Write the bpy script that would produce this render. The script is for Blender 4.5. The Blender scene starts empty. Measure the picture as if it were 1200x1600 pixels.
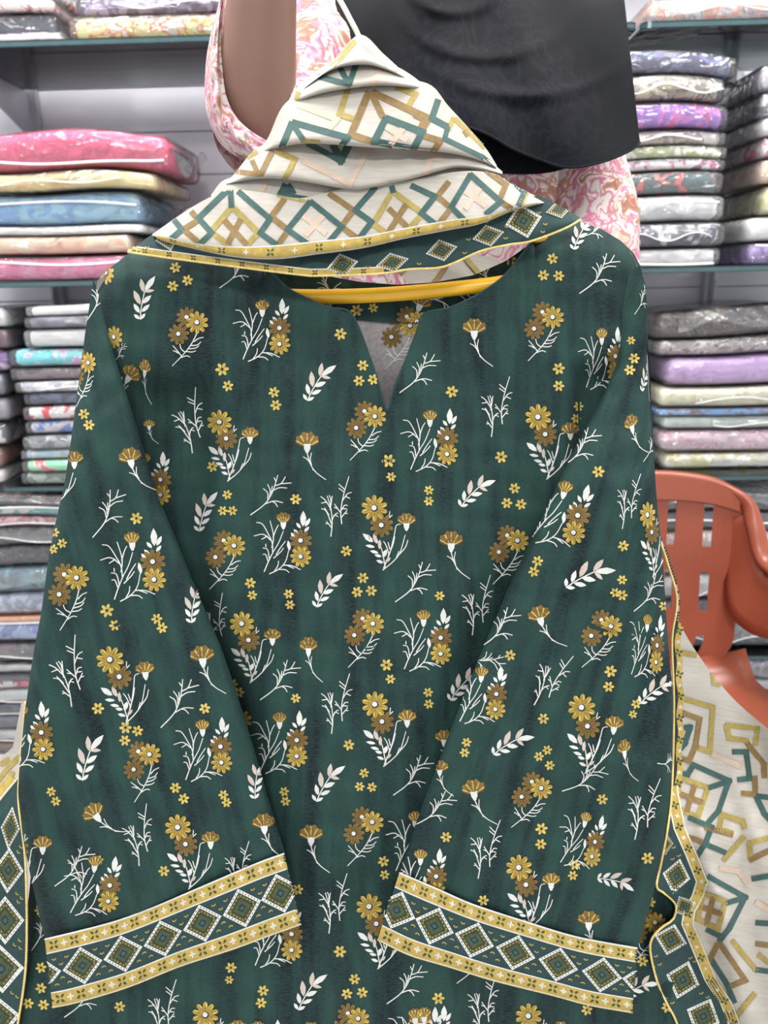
import bpy, bmesh, math, random
import numpy as np
from mathutils import Vector, Matrix, noise as mnoise

# ------------------------------------------------------------------ camera
F = 1200.0                       # focal length in pixels of the 1200x1600 frame
PITCH, ROLL, YAW = 0.29464, -0.0224, -0.02543
CAM = np.array([0.0, 0.0, 1.15])
_f = np.array([math.sin(YAW)*math.cos(PITCH), math.cos(YAW)*math.cos(PITCH), -math.sin(PITCH)])
_r = np.array([math.cos(YAW), -math.sin(YAW), 0.0])
_u = np.cross(_r, _f)
CR = _r*math.cos(ROLL) + _u*math.sin(ROLL)
CU = np.cross(CR, _f)
CF = _f
scene = bpy.context.scene
COL = scene.collection
cam_d = bpy.data.cameras.new('camera')
cam = bpy.data.objects.new('camera', cam_d); COL.objects.link(cam)
cam.matrix_world = Matrix(((CR[0], CU[0], -CF[0], CAM[0]), (CR[1], CU[1], -CF[1], CAM[1]),
                           (CR[2], CU[2], -CF[2], CAM[2]), (0, 0, 0, 1)))
cam_d.sensor_fit = 'VERTICAL'; cam_d.sensor_height = 36.0; cam_d.lens = F/1600*36.0
cam_d.clip_start = 0.02
cam_d.dof.use_dof = True; cam_d.dof.focus_distance = 0.66; cam_d.dof.aperture_fstop = 8.0
scene.camera = cam

# ------------------------------------------------------------------ world, lamps, exposure
scene.view_settings.view_transform = 'Standard'
scene.view_settings.look = 'None'
scene.view_settings.gamma = 1.0
scene.view_settings.use_curve_mapping = False
scene.view_settings.exposure = 0.0
w = bpy.data.worlds.new('shop_ambient'); scene.world = w; w.use_nodes = True
w.node_tree.nodes['Background'].inputs[0].default_value = (0.93, 0.96, 1.0, 1)
w.node_tree.nodes['Background'].inputs[1].default_value = 1.15
PANELS = [(-0.75, -0.1), (0.75, -0.1), (-0.75, 0.95), (0.75, 0.95), (0.0, -1.75)]
PANEL_W = [6.0, 6.0, 40.0, 40.0, 75.0]          # unseen panels; shelf row and rearmost one raised to brighten packs and shawl
for (lx, ly), pw in zip(PANELS, PANEL_W):
    ld = bpy.data.lights.new('ceiling_panel_light', 'AREA'); ld.shape = 'RECTANGLE'
    ld.size = 0.56; ld.size_y = 0.56; ld.energy = pw; ld.color = (1.0, 0.98, 0.95)
    lo = bpy.data.objects.new('ceiling_panel_light', ld); lo.location = (lx, ly, 2.60)
    COL.objects.link(lo)

# ------------------------------------------------------------------ helpers
def lin(c):
    c = [v/255.0 for v in c]
    return tuple(v/12.92 if v <= 0.04045 else ((v+0.055)/1.055)**2.4 for v in c) + (1.0,)

def rays(px, py):
    px = np.asarray(px, float); py = np.asarray(py, float)
    return CF + ((px-600)/F)[..., None]*CR - ((py-800)/F)[..., None]*CU

def W(px, py, z):                # point of the place seen at (px,py), z metres in front of the camera
    return CAM + rays(px, py)*np.asarray(z, float)[..., None]

def onY(px, py, Y):              # point on the vertical plane y = Y
    r = rays(px, py); return CAM + r*(Y/r[..., 1])[..., None]

KZ, KT = 0.66, 0.158             # the hanging garment's plane
def K(px, py, w=0.0):
    z = KZ/(1-KT*(np.asarray(py, float)-800)/F) - w
    return W(px, py, z)

def new_obj(name, verts, faces, mats, parent=None, midx=None, smooth=True, uvs=None):
    me = bpy.data.meshes.new(name)
    me.from_pydata([tuple(map(float, v)) for v in verts], [], [tuple(map(int, f)) for f in faces])
    if not isinstance(mats, (list, tuple)): mats = [mats]
    for m in mats: me.materials.append(m)
    if midx is not None: me.polygons.foreach_set('material_index', np.asarray(midx, np.int32))
    if smooth: me.polygons.foreach_set('use_smooth', np.ones(len(me.polygons), bool))
    if uvs is not None:
        ul = me.uv_layers.new(name='UVMap')
        li = np.zeros(len(me.loops), np.int32); me.loops.foreach_get('vertex_index', li)
        ul.data.foreach_set('uv', np.asarray(uvs, np.float32)[li].ravel())
    me.update()
    o = bpy.data.objects.new(name, me); COL.objects.link(o)
    if parent is not None: o.parent = parent
    return o

def tag(o, label=None, cat=None, group=None, kind=None):
    if label: o['label'] = label
    if cat: o['category'] = cat
    if group: o['group'] = group
    if kind: o['kind'] = kind
    return o

def empty(name, loc=(0, 0, 0)):
    o = bpy.data.objects.new(name, None); COL.objects.link(o); o.location = loc
    o.empty_display_size = 0.05
    bpy.context.view_layer.update()
    return o

def adopt(child, parent):        # parent while keeping the child's place in the world
    child.parent = parent
    child.matrix_parent_inverse = Matrix.Translation(-Vector(parent.location))
    return child

def box(x0, x1, y0, y1, z0, z1):
    v = [(x, y, z) for x in (x0, x1) for y in (y0, y1) for z in (z0, z1)]
    f = [(0, 1, 3, 2), (4, 6, 7, 5), (0, 4, 5, 1), (2, 3, 7, 6), (0, 2, 6, 4), (1, 5, 7, 3)]
    return v, f

def bevel_box(x0, x1, y0, y1, z0, z1, b):
    bm = bmesh.new(); v, f = box(x0, x1, y0, y1, z0, z1)
    vs = [bm.verts.new(p) for p in v]
    for q in f: bm.faces.new([vs[i] for i in q])
    bmesh.ops.bevel(bm, geom=bm.edges[:], offset=b, segments=2, affect='EDGES')
    bm.verts.index_update()
    vv = [tuple(p.co) for p in bm.verts]; ff = [[p.index for p in q.verts] for q in bm.faces]
    bm.free(); return vv, ff

def catmull(P, n=6):
    P = np.asarray(P, float)
    if len(P) < 3:
        t = np.linspace(0, 1, n+1)[:, None]; return P[0]*(1-t)+P[-1]*t
    Q = np.vstack([2*P[0]-P[1], P, 2*P[-1]-P[-2]]); out = []
    for i in range(1, len(Q)-2):
        t = np.linspace(0, 1, n, endpoint=False)[:, None]
        a, b, c, d = Q[i-1], Q[i], Q[i+1], Q[i+2]
        out.append(0.5*((2*b)+(c-a)*t+(2*a-5*b+4*c-d)*t**2+(3*b-a-3*c+d)*t**3))
    out.append(P[-1:]); return np.vstack(out)

def tube(path, rad, n=10, caps=True):
    P = np.asarray(path, float); m = len(P)
    rad = np.broadcast_to(np.asarray(rad, float), (m,))
    T = np.gradient(P, axis=0); T /= np.linalg.norm(T, axis=1)[:, None]
    up = np.array([0, 0, 1.0]) if abs(T[0][2]) < 0.9 else np.array([1.0, 0, 0])
    v = []; N = np.cross(T[0], up); N /= np.linalg.norm(N)
    for i in range(m):
        N = N - T[i]*np.dot(N, T[i]); N /= np.linalg.norm(N); B = np.cross(T[i], N)
        for k in range(n):
            a = 2*math.pi*k/n; v.append(P[i]+rad[i]*(math.cos(a)*N+math.sin(a)*B))
    f = []
    for i in range(m-1):
        for k in range(n):
            f.append((i*n+k, i*n+(k+1) % n, (i+1)*n+(k+1) % n, (i+1)*n+k))
    if caps: f.append(tuple(range(n))[::-1]); f.append(tuple((m-1)*n+k for k in range(n)))
    return v, f

def join(*vf):
    V, Fc = [], []
    for v, f in vf:
        o = len(V); V += [tuple(p) for p in v]; Fc += [tuple(i+o for i in q) for q in f]
    return V, Fc

def grid_faces(nu, nv):          # nu x nv vertices, row-major in u
    i, j = np.meshgrid(np.arange(nu-1), np.arange(nv-1), indexing='ij')
    a = (i*nv+j).ravel()
    return np.stack([a, a+1, a+nv+1, a+nv], 1)

def sstep(x, a, b):
    t = np.clip((np.asarray(x, float)-a)/(b-a), 0, 1); return t*t*(3-2*t)

def sig(x): return 1/(1+np.exp(-np.clip(x, -40, 40)))

def dist_poly(x, y, pts):        # distance from points to a polyline, in pixels of fabric
    P = np.asarray(pts, float); d = np.full(np.shape(x), 1e9)
    for (ax, ay), (bx, by) in zip(P[:-1], P[1:]):
        ex, ey = bx-ax, by-ay; L = ex*ex+ey*ey+1e-9
        t = np.clip(((x-ax)*ex+(y-ay)*ey)/L, 0, 1)
        d = np.minimum(d, np.hypot(x-ax-t*ex, y-ay-t*ey))
    return d

def inside(x, y, poly):
    P = np.asarray(poly, float); c = np.zeros(np.shape(x), bool)
    xj, yj = P[-1]
    for xi, yi in P:
        k = ((yi > y) != (yj > y)) & (x < (xj-xi)*(y-yi)/((yj-yi) if yj != yi else 1e-9)+xi)
        c ^= k; xj, yj = xi, yi
    return c

def wrinkle(x, y, a=0.0006, seed=0):
    r = np.random.RandomState(seed); s = 0
    for k in range(7):
        th = r.uniform(0, math.pi); fr = r.uniform(1/130., 1/35.); ph = r.uniform(0, 6.28)
        u = x*math.cos(th)+y*math.sin(th)+14*np.sin(y/60.+ph)
        s = s + np.sin(u*fr*6.283+ph)
    return s*a

# ------------------------------------------------------------------ materials
def nodes_of(name):
    m = bpy.data.materials.new(name); m.use_nodes = True
    nt = m.node_tree; return m, nt, nt.nodes['Principled BSDF']

def N(nt, t, **kw):
    n = nt.nodes.new(t)
    for k, v in kw.items():
        if k.startswith('i_'):
            key = k[2:]; n.inputs[int(key) if key.isdigit() else key].default_value = v
        else: setattr(n, k, v)
    return n

def ramp(nt, stops, interp='LINEAR'):
    r = nt.nodes.new('ShaderNodeValToRGB'); e = r.color_ramp.elements
    r.color_ramp.interpolation = interp
    while len(e) < len(stops): e.new(0.5)
    for k, (p, c) in enumerate(stops): e[k].position = p; e[k].color = c
    return r

def plain(name, c, rough=0.7, noise=0.0, scale=60, metal=0.0, coat=0.0, bump=0.0, sheen=0.0):
    m, nt, b = nodes_of(name); L = nt.links.new
    b.inputs['Base Color'].default_value = lin(c); b.inputs['Roughness'].default_value = rough
    b.inputs['Metallic'].default_value = metal; b.inputs['Coat Weight'].default_value = coat
    b.inputs['Sheen Weight'].default_value = sheen
    tc = N(nt, 'ShaderNodeTexCoord'); nz = N(nt, 'ShaderNodeTexNoise', i_Scale=scale, i_Detail=4.0)
    L(tc.outputs['Object'], nz.inputs['Vector'])
    if noise > 0:
        lo = tuple(v*(1-noise) for v in lin(c)[:3])+(1,); hi = tuple(min(1, v*(1+noise)) for v in lin(c)[:3])+(1,)
        r = ramp(nt, [(0.3, lo), (0.7, hi)]); L(nz.outputs[0], r.inputs[0]); L(r.outputs[0], b.inputs['Base Color'])
    if bump > 0:
        bp = N(nt, 'ShaderNodeBump', i_Strength=bump, i_Distance=0.002); L(nz.outputs[0], bp.inputs['Height'])
        L(bp.outputs[0], b.inputs['Normal'])
    return m

def weave(nt, b, uvout, k=55.0, s=0.12):
    L = nt.links.new
    wx = N(nt, 'ShaderNodeTexWave', bands_direction='X', i_Scale=k, i_Distortion=0.6)
    wy = N(nt, 'ShaderNodeTexWave', bands_direction='Y', i_Scale=k, i_Distortion=0.6)
    L(uvout, wx.inputs[0]); L(uvout, wy.inputs[0])
    mx = N(nt, 'ShaderNodeMath', operation='MAXIMUM'); L(wx.outputs[1], mx.inputs[0]); L(wy.outputs[1], mx.inputs[1])
    bp = N(nt, 'ShaderNodeBump', i_Strength=s, i_Distance=0.0003); L(mx.outputs[0], bp.inputs['Height'])
    L(bp.outputs[0], b.inputs['Normal'])

def green_fabric(name, light=(35, 65, 60), dark=(11, 23, 29)):
    m, nt, b = nodes_of(name); L = nt.links.new
    uv = N(nt, 'ShaderNodeTexCoord').outputs['UV']
    def nz(sx, sy, det=2.0):
        mp = N(nt, 'ShaderNodeMapping'); mp.inputs['Scale'].default_value = (sx, sy, 1); L(uv, mp.inputs[0])
        t = N(nt, 'ShaderNodeTexNoise', i_Scale=1.0, i_Detail=det); L(mp.outputs[0], t.inputs['Vector']); return t.outputs[0]
    band = ramp(nt, [(0.44, (0, 0, 0, 1)), (0.68, (.85, .85, .85, 1))]); L(nz(3.2, 0.30, 3.0), band.inputs[0])
    dash = ramp(nt, [(0.42, (0, 0, 0, 1)), (0.60, (1, 1, 1, 1))]); L(nz(11.0, 42.0, 2.0), dash.inputs[0])
    dh = N(nt, 'ShaderNodeMath', operation='MULTIPLY_ADD', i_1=0.55, i_2=0.45); L(dash.outputs[0], dh.inputs[0])
    mul = N(nt, 'ShaderNodeMath', operation='MULTIPLY'); L(band.outputs[0], mul.inputs[0]); L(dh.outputs[0], mul.inputs[1])
    blot = ramp(nt, [(0.35, (0, 0, 0, 1)), (0.75, (1, 1, 1, 1))]); L(nz(2.4, 1.2, 6.0), blot.inputs[0])
    ad = N(nt, 'ShaderNodeMath', operation='MULTIPLY_ADD', i_1=0.5); L(blot.outputs[0], ad.inputs[0]); L(mul.outputs[0], ad.inputs[2])
    fine = N(nt, 'ShaderNodeMath', operation='MULTIPLY_ADD', i_1=0.7, i_2=-0.34); L(nz(40, 26, 2.0), fine.inputs[0])
    sm = N(nt, 'ShaderNodeMath', operation='ADD', use_clamp=True); L(ad.outputs[0], sm.inputs[0]); L(fine.outputs[0], sm.inputs[1])
    r = ramp(nt, [(0.0, lin(light)), (1.0, lin(dark))]); L(sm.outputs[0], r.inputs[0])
    L(r.outputs[0], b.inputs['Base Color']); b.inputs['Roughness'].default_value = 0.75
    b.inputs['Specular IOR Level'].default_value = 0.25
    weave(nt, b, uv)
    return m

def cream_fabric(name, c=(178, 172, 163)):
    m, nt, b = nodes_of(name); L = nt.links.new
    uv = N(nt, 'ShaderNodeTexCoord').outputs['UV']
    mp = N(nt, 'ShaderNodeMapping'); mp.inputs['Scale'].default_value = (3, 30, 1); L(uv, mp.inputs[0])
    t = N(nt, 'ShaderNodeTexNoise', i_Scale=1.0, i_Detail=3.0); L(mp.outputs[0], t.inputs['Vector'])
    a = lin(c); d = tuple(v*0.88 for v in a[:3])+(1,)
    r = ramp(nt, [(0.35, d), (0.65, a)]); L(t.outputs[0], r.inputs[0]); L(r.outputs[0], b.inputs['Base Color'])
    b.inputs['Roughness'].default_value = 0.85
    weave(nt, b, uv, 60, 0.1)
    return m

def print_mat(name, c, noise=0.25):
    return plain(name, c, 0.8, noise, 260)

M = {}
M['green'] = green_fabric('green_cotton')
M['green_border'] = plain('green_border_cotton', (26, 55, 54), 0.8, 0.18, 160)
M['cream'] = cream_fabric('cream_cotton')
M['gold'] = print_mat('print_gold', (156, 131, 54))
M['goldl'] = print_mat('print_gold_light', (186, 164, 84))
M['goldd'] = print_mat('print_gold_shade', (122, 99, 36))
M['ochre'] = print_mat('print_ochre', (110, 86, 38))
M['ochred'] = print_mat('print_brown', (82, 62, 26))
M['white'] = print_mat('print_white', (200, 200, 196), 0.08)
M['blush'] = print_mat('print_blush', (184, 170, 160), 0.08)
M['dark'] = print_mat('print_dark', (24, 34, 30), 0.2)
M['olive'] = print_mat('print_olive', (60, 70, 38), 0.3)
M['teal'] = print_mat('print_teal', (50, 80, 77), 0.18)
M['must'] = print_mat('print_mustard', (150, 133, 72), 0.15)
M['brwn'] = print_mat('print_bronze', (122, 98, 58), 0.18)
M['pale'] = print_mat('print_pale', (184, 164, 148), 0.06)
M['band'] = print_mat('print_gold_band', (172, 148, 76), 0.15)
M['pip'] = plain('gold_piping', (214, 190, 120), 0.6, 0.15, 300)
PKEYS = ['gold', 'goldl', 'goldd', 'ochre', 'ochred', 'white', 'blush', 'dark', 'olive', 'teal', 'must', 'brwn', 'pale', 'band', 'green_border', 'pip']

# ------------------------------------------------------------------ printed cloth panels
class Print:
    """flat print laid on a cloth panel: polygons in the panel's own pattern coordinates"""
    def __init__(s): s.v = []; s.t = []; s.m = []; s.o = []; s.n = 0
    def add(s, pts, tris, col, order):
        s.v.append(np.asarray(pts, float)); s.t += [(a+s.n, b+s.n, c+s.n) for a, b, c in tris]
        s.m += [PKEYS.index(col)]*len(tris); s.o.append(np.full(len(pts), order, float)); s.n += len(pts)
    def fan(s, ring, col, order, f=None, rings=2):
        ring = np.asarray(ring, float); n = len(ring); c = ring.mean(0)
        P = np.vstack([c+(ring-c)*(1-k/rings) for k in range(rings)]+[c[None]])
        T = []
        for i in range(n):
            j = (i+1) % n
            for k in range(rings-1): T += [(k*n+i, k*n+j, (k+1)*n+j), (k*n+i, (k+1)*n+j, (k+1)*n+i)]
            T.append(((rings-1)*n+i, (rings-1)*n+j, rings*n))
        if f: P = f(P)
        s.add(P, T, col, order)
    def strip(s, pts, w0, w1, col, order, f=None, n=5, straight=False, step=3.5):
        if straight and len(pts) < 12:      # painted lines with square corners
            pts = np.asarray(pts, float)
            for q, (p0, p1) in enumerate(zip(pts[:-1], pts[1:])):
                d = p1-p0; L = np.hypot(*d); d = d/(L+1e-9)
                if q > 0: p0 = p0-d*w0*0.45
                if q < len(pts)-2: p1 = p1+d*w0*0.45
                k = max(2, int(L/step)+1); t = np.linspace(0, 1, k)[:, None]
                s._ribbon(p0*(1-t)+p1*t, w0, w1, col, order, f)
            return
        s._ribbon(np.asarray(pts, float) if straight else catmull(pts, n), w0, w1, col, order, f)
    def _ribbon(s, P, w0, w1, col, order, f):
        T = np.gradient(P, axis=0); T /= (np.linalg.norm(T, axis=1)[:, None]+1e-9)
        Nn = np.stack([-T[:, 1], T[:, 0]], 1)
        wd = np.linspace(w0, w1, len(P))[:, None]/2
        m = len(P); k = max(1, int(max(w0, w1)/4.0)); tr = []
        Q = np.vstack([P+Nn*wd*(2.0*j/k-1) for j in range(k+1)])
        for j in range(k):
            for i in range(m-1): tr += [(j*m+i, j*m+i+1, (j+1)*m+i+1), (j*m+i, (j+1)*m+i+1, (j+1)*m+i)]
        if f: Q = f(Q)
        s.add(Q, tr, col, order)

def build_panel(name, gx, gy, wfun, mat, parent, pr=None, poly=None, rot=0.0, eps=0.00042, place=K):
    """cloth sheet: grid of pattern positions (gx,gy) with relief wfun, print laid on top"""
    nu, nv = gx.shape
    x, y = gx.ravel(), gy.ravel()
    V = place(x, y, wfun(x, y)); Fc = grid_faces(nu, nv)
    mi = np.zeros(len(Fc), np.int32); mats = [mat]
    c, s = math.cos(rot), math.sin(rot)
    U = np.stack([(x*c-y*s)/100, (x*s+y*c)/100], 1)
    faces = [tuple(q) for q in Fc]
    if pr and pr.n:
        P = np.vstack(pr.v); O = np.concatenate(pr.o); T = np.asarray(pr.t); mm = np.asarray(pr.m)
        if poly is not None:
            ok = inside(P[:, 0], P[:, 1], poly); keep = ok[T].sum(1) >= 2
            cen = P[T].mean(1); keep &= inside(cen[:, 0], cen[:, 1], poly)
            T = T[keep]; mm = mm[keep]
        if len(T):
            D = place(P[:, 0], P[:, 1], wfun(P[:, 0], P[:, 1])+eps+np.maximum(O, 0)*0.00003)
            used = np.unique(T); re = np.full(len(P), -1); re[used] = np.arange(len(used))
            base = len(V); V = np.vstack([V, D[used]])
            Up = P[used]; U = np.vstack([U, np.stack([(Up[:, 0]*c-Up[:, 1]*s)/100, (Up[:, 0]*s+Up[:, 1]*c)/100], 1)])
            faces += [tuple(q) for q in (re[T]+base)]
            mi = np.concatenate([mi, mm+1]); mats = [mat]+[M[k] for k in PKEYS]
    return new_obj(name, V, faces, mats, parent, mi, True, U)

# ---- motifs of the floral print (traced in pattern units)
def ell(cx, cy, a, b, th, n=9, tip=0.0):
    t = np.linspace(0, 2*math.pi, n, endpoint=False)
    x = a*np.cos(t); y = b*np.sin(t)*(1-tip*np.cos(t))
    c, s = math.cos(th), math.sin(th)
    return np.stack([cx+x*c-y*s, cy+x*s+y*c], 1)

def daisy(p, x, y, r, gold, f, o, rot=0.3):
    a, b = ('gold', 'goldd') if gold else ('ochre', 'ochred')
    n = 10
    p.fan(ell(x, y, r*0.45, r*0.45, 0, 10), b, o, f)
    for k in range(n):
        th = rot+2*math.pi*k/n; cx, cy = x+math.cos(th)*r*0.62, y+math.sin(th)*r*0.62
        p.fan(ell(cx, cy, r*0.39, r*0.185, th, 8, -0.25), a, o+1+(k % 2)*0.4, f)
        if gold: p.fan(ell(x+math.cos(th+.1)*r*0.74, y+math.sin(th+.1)*r*0.74, r*0.2, r*0.07, th, 6), 'goldl', o+1.8, f)
        p.strip([(x+math.cos(th)*r*0.35, y+math.sin(th)*r*0.35), (x+math.cos(th)*r*0.8, y+math.sin(th)*r*0.8)], r*0.09, r*0.04, b, o+2, f, 3)
    p.fan(ell(x, y, r*0.27, r*0.27, 0, 9), 'dark', o+3, f)
    p.fan(ell(x-r*0.03, y-r*0.03, r*0.2, r*0.2, 0, 8), 'white', o+4, f)

def small(p, x, y, r, f=None, o=0, rot=0.2):
    p.fan(ell(x, y, r*0.4, r*0.4, 0, 6), 'goldd', o, f)
    for k in range(6):
        th = rot+2*math.pi*k/6
        p.fan(ell(x+math.cos(th)*r*0.6, y+math.sin(th)*r*0.6, r*0.4, r*0.25, th, 7), 'goldl', o+1, f)
    p.fan(ell(x, y, r*0.2, r*0.2, 0, 6), 'dark', o+2, f)

def carnation(p, x, y, r, f, o, spread=1.0, ang=-math.pi/2):
    """fan-shaped head, base of the head at (x,y)"""
    n = 9
    for k in range(n):
        a = ang+(k-(n-1)/2)*0.27*spread
        L = r*(1.0-0.12*abs(k-(n-1)/2)/4+0.06*(k % 2))
        tip = (x+math.cos(a)*L*0.62, y+math.sin(a)*L*0.62)
        p.fan(ell(tip[0], tip[1], L*0.42, L*0.19, a, 8, 0.3*-1), 'ochre' if k % 2 else 'ochred', o+(k % 2)*0.5, f)
        if k % 2 == 0:
            p.strip([(x+math.cos(a)*L*0.3, y+math.sin(a)*L*0.3), (x+math.cos(a)*L*0.93, y+math.sin(a)*L*0.93)], r*0.04, r*0.1, 'goldl', o+1, f, 3)
    c, s = math.cos(ang), math.sin(ang)
    def lp(u, v): return (x+c*u-s*v, y+s*u+c*v)
    p.fan([lp(r*0.22, -r*0.24), lp(r*0.22, r*0.24), lp(-r*0.1, r*0.2), lp(-r*0.38, r*0.06), lp(-r*0.38, -r*0.06), lp(-r*0.1, -r*0.2)], 'white', o+2, f)

def leaf(p, base, tip, wd, col, f, o):
    b, t = np.asarray(base, float), np.asarray(tip, float); m = b*0.45+t*0.55; d = t-b; L = np.hypot(*d)+1e-9
    n = np.array([-d[1], d[0]])/L*wd/2; q = b*0.78+t*0.22; r = b*0.22+t*0.78
    p.fan([b, q-n*0.75, m-n, r-n*0.62, t, r+n*0.62, m+n, q+n*0.75], col, o, f)

def crop(s, ax, ay):             # pattern tracing units -> motif units
    return lambda pts: (np.asarray(pts, float)-np.array([ax, ay]))*s

def motif_A(p, f, o):
    f0 = f
    daisy(p, -16, -8, 17, False, f0, o); daisy(p, -29, 18, 17, False, f0, o+6, 0.5); daisy(p, 0, 0, 18, True, f0, o+12)
    for q in ([(0, 16), (-8, 32), (-20, 48), (-39, 68)], [(-5, 30), (2, 25), (10, 23)], [(-10, 36), (0, 35), (6, 30)], [(-18, 45), (-8, 46), (-2, 44)],
              [(-14, 41), (-3, 40), (3, 36)], [(-18, 47), (-25, 41), (-27, 33)], [(-24, 53), (-31, 44), (-38, 36)], [(-29, 48), (-34, 45), (-38, 44)], [(-26, 55), (-17, 52), (-11, 54)]):
        p.strip(q, 1.7, 1.2, 'white', o-1, f0, 4)

def motif_B(p, f, o):
    c = crop(1/3.75, 1120, 918)
    for q in ([(905, 1100), (930, 1040), (960, 980), (990, 930), (1018, 860)], [(955, 985), (952, 930), (930, 880), (895, 820), (860, 810)],
              [(945, 915), (900, 880), (845, 890)], [(925, 890), (890, 910)], [(950, 960), (960, 890), (940, 800)], [(957, 900), (975, 850), (990, 825)],
              [(937, 1030), (925, 970), (897, 960)], [(930, 1045), (915, 1000), (897, 998)], [(915, 955), (915, 935)], [(975, 1000), (1000, 960), (1030, 920)], [(960, 1020), (1000, 985), (1020, 960)],
              [(935, 1112), (990, 1085), (1030, 1040), (1050, 970)], [(985, 1085), (1030, 1088), (1052, 1105)], [(965, 1097), (985, 1065), (990, 1035)],
              [(1015, 1060), (1070, 1065), (1120, 1088)], [(1040, 1062), (1080, 1080)]):
        p.strip(c(q), 1.75, 1.25, 'white', o, f, 4)
    for b, t, wd in (((1133, 835), (1135, 742), 9.5), ((1145, 835), (1175, 785), 6), ((1120, 845), (1093, 812), 5), ((1140, 865), (1170, 835), 5),
                     ((1105, 880), (1078, 850), 5), ((1085, 900), (1062, 870), 5), ((1055, 975), (1045, 915), 6)):
        leaf(p, c([b])[0], c([t])[0], wd, 'white', f, o+1)
    carnation(p, *c([(1018, 825)])[0], 19, f, o+1, 0.62)
    daisy(p, 0, 0, 18, False, f, o+6); daisy(p, 0, 25, 17, True, f, o+12, 0.1)

def motif_C(p, f, o):
    c = crop(1/3.529, 865, 333)
    for q in ([(910, 675), (965, 630), (1005, 580), (1035, 480)], [(915, 665), (950, 580), (975, 480), (985, 430), (1010, 420)], [(940, 600), (965, 540), (978, 490)],
              [(945, 585), (930, 540), (915, 515)], [(950, 560), (940, 520)], [(1000, 590), (1035, 550), (1050, 508)], [(985, 610), (1000, 570)], [(925, 660), (905, 560), (880, 510)], [(945, 390), (950, 350)], [(948, 385), (965, 370)]):
        p.strip(c(q), 1.7, 1.2, 'white', o, f, 4)
    for b, t, wd, cc in (((858, 520), (800, 473), 8.5, 'white'), ((880, 530), (860, 472), 7, 'blush'), ((868, 548), (815, 538), 5, 'white'), ((893, 560), (895, 505), 5.5, 'blush'),
                         ((888, 580), (840, 568), 5, 'white'), ((905, 600), (865, 590), 5, 'white'), ((912, 605), (932, 560), 7, 'white'), ((915, 635), (875, 620), 5, 'white'), ((925, 632), (955, 605), 5, 'blush')):
        leaf(p, c([b])[0], c([t])[0], wd, cc, f, o+1)
    carnation(p, *c([(1042, 432)])[0], 20, f, o+1, 0.85)
    daisy(p, *c([(905, 428)])[0], 19, False, f, o+6); daisy(p, 0, 0, 21, True, f, o+12)

def motif_D(p, f, o):
    c = crop(1/3.75, 300, 970)
    for q in ([(300, 1005), (318, 1065), (350, 1115), (410, 1160)], [(325, 1075), (318, 1040), (325, 1000)], [(320, 1065), (300, 1040), (275, 1025)], [(350, 1112), (330, 1098)]):
        p.strip(c(q), 1.65, 1.2, 'white', o, f, 4)
    carnation(p, 0, 0, 24, f, o+1, 0.95)

def motif_E(p, f, o):
    c = crop(1/3.75, 350, 600)
    p.strip(c([(303, 700), (322, 655), (350, 605), (385, 550)]), 1.7, 1.5, 'white', o, f, 4)
    for i, (b, t, wd) in enumerate((((385, 550), (472, 490), 9), ((375, 555), (388, 475), 8), ((380, 553), (440, 567), 5.5), ((333, 618), (325, 525), 9), ((345, 615), (412, 588), 7.5),
                     ((312, 662), (298, 598), 7), ((325, 660), (385, 635), 6.5), ((301, 696), (277, 658), 5.5), ((304, 698), (343, 676), 5))):
        leaf(p, c([b])[0], c([t])[0], wd, 'blush' if i in (1, 2, 3) else 'white', f, o+1)

def motif_F(p, f, o):
    c = crop(1/3.529, 650, 340)
    for q in ([(625, 490), (632, 420), (626, 340), (605, 265)], [(631, 425), (600, 350), (572, 335)], [(615, 372), (590, 330)], [(627, 340), (595, 290), (568, 268)], [(600, 300), (572, 305)],
              [(625, 320), (633, 265)], [(622, 345), (625, 285), (615, 262)], [(632, 400), (645, 370), (665, 380)], [(640, 380), (655, 362), (665, 362)], [(629, 440), (600, 405)], [(612, 418), (596, 418)],
              [(685, 420), (680, 350), (695, 260), (725, 158)], [(682, 385), (715, 345)], [(700, 362), (718, 362)], [(680, 360), (645, 310)], [(662, 335), (643, 328)],
              [(689, 292), (715, 255), (740, 246)], [(705, 268), (732, 280)], [(700, 245), (668, 222)], [(702, 230), (668, 200)], [(683, 345), (700, 318), (718, 318)], [(690, 335), (715, 338)]):
        p.strip(c(q), 1.7, 1.3, 'white', o, f, 3)

def motif_G(p, f, o):
    c = crop(1/3.75, 940, 550)
    for q in ([(840, 650), (920, 590), (962, 530), (985, 470), (1000, 415)], [(925, 585), (980, 568), (1030, 578)], [(965, 570), (985, 580), (1000, 603)], [(942, 562), (940, 520), (915, 495)],
              [(952, 545), (955, 505), (940, 470)], [(962, 525), (968, 480)], [(975, 505), (1010, 490), (1055, 492)], [(985, 478), (1020, 465), (1045, 425)], [(1015, 467), (1080, 462)], [(990, 455), (978, 430)]):
        p.strip(c(q), 1.7, 1.3, 'white', o, f, 4)

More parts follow.
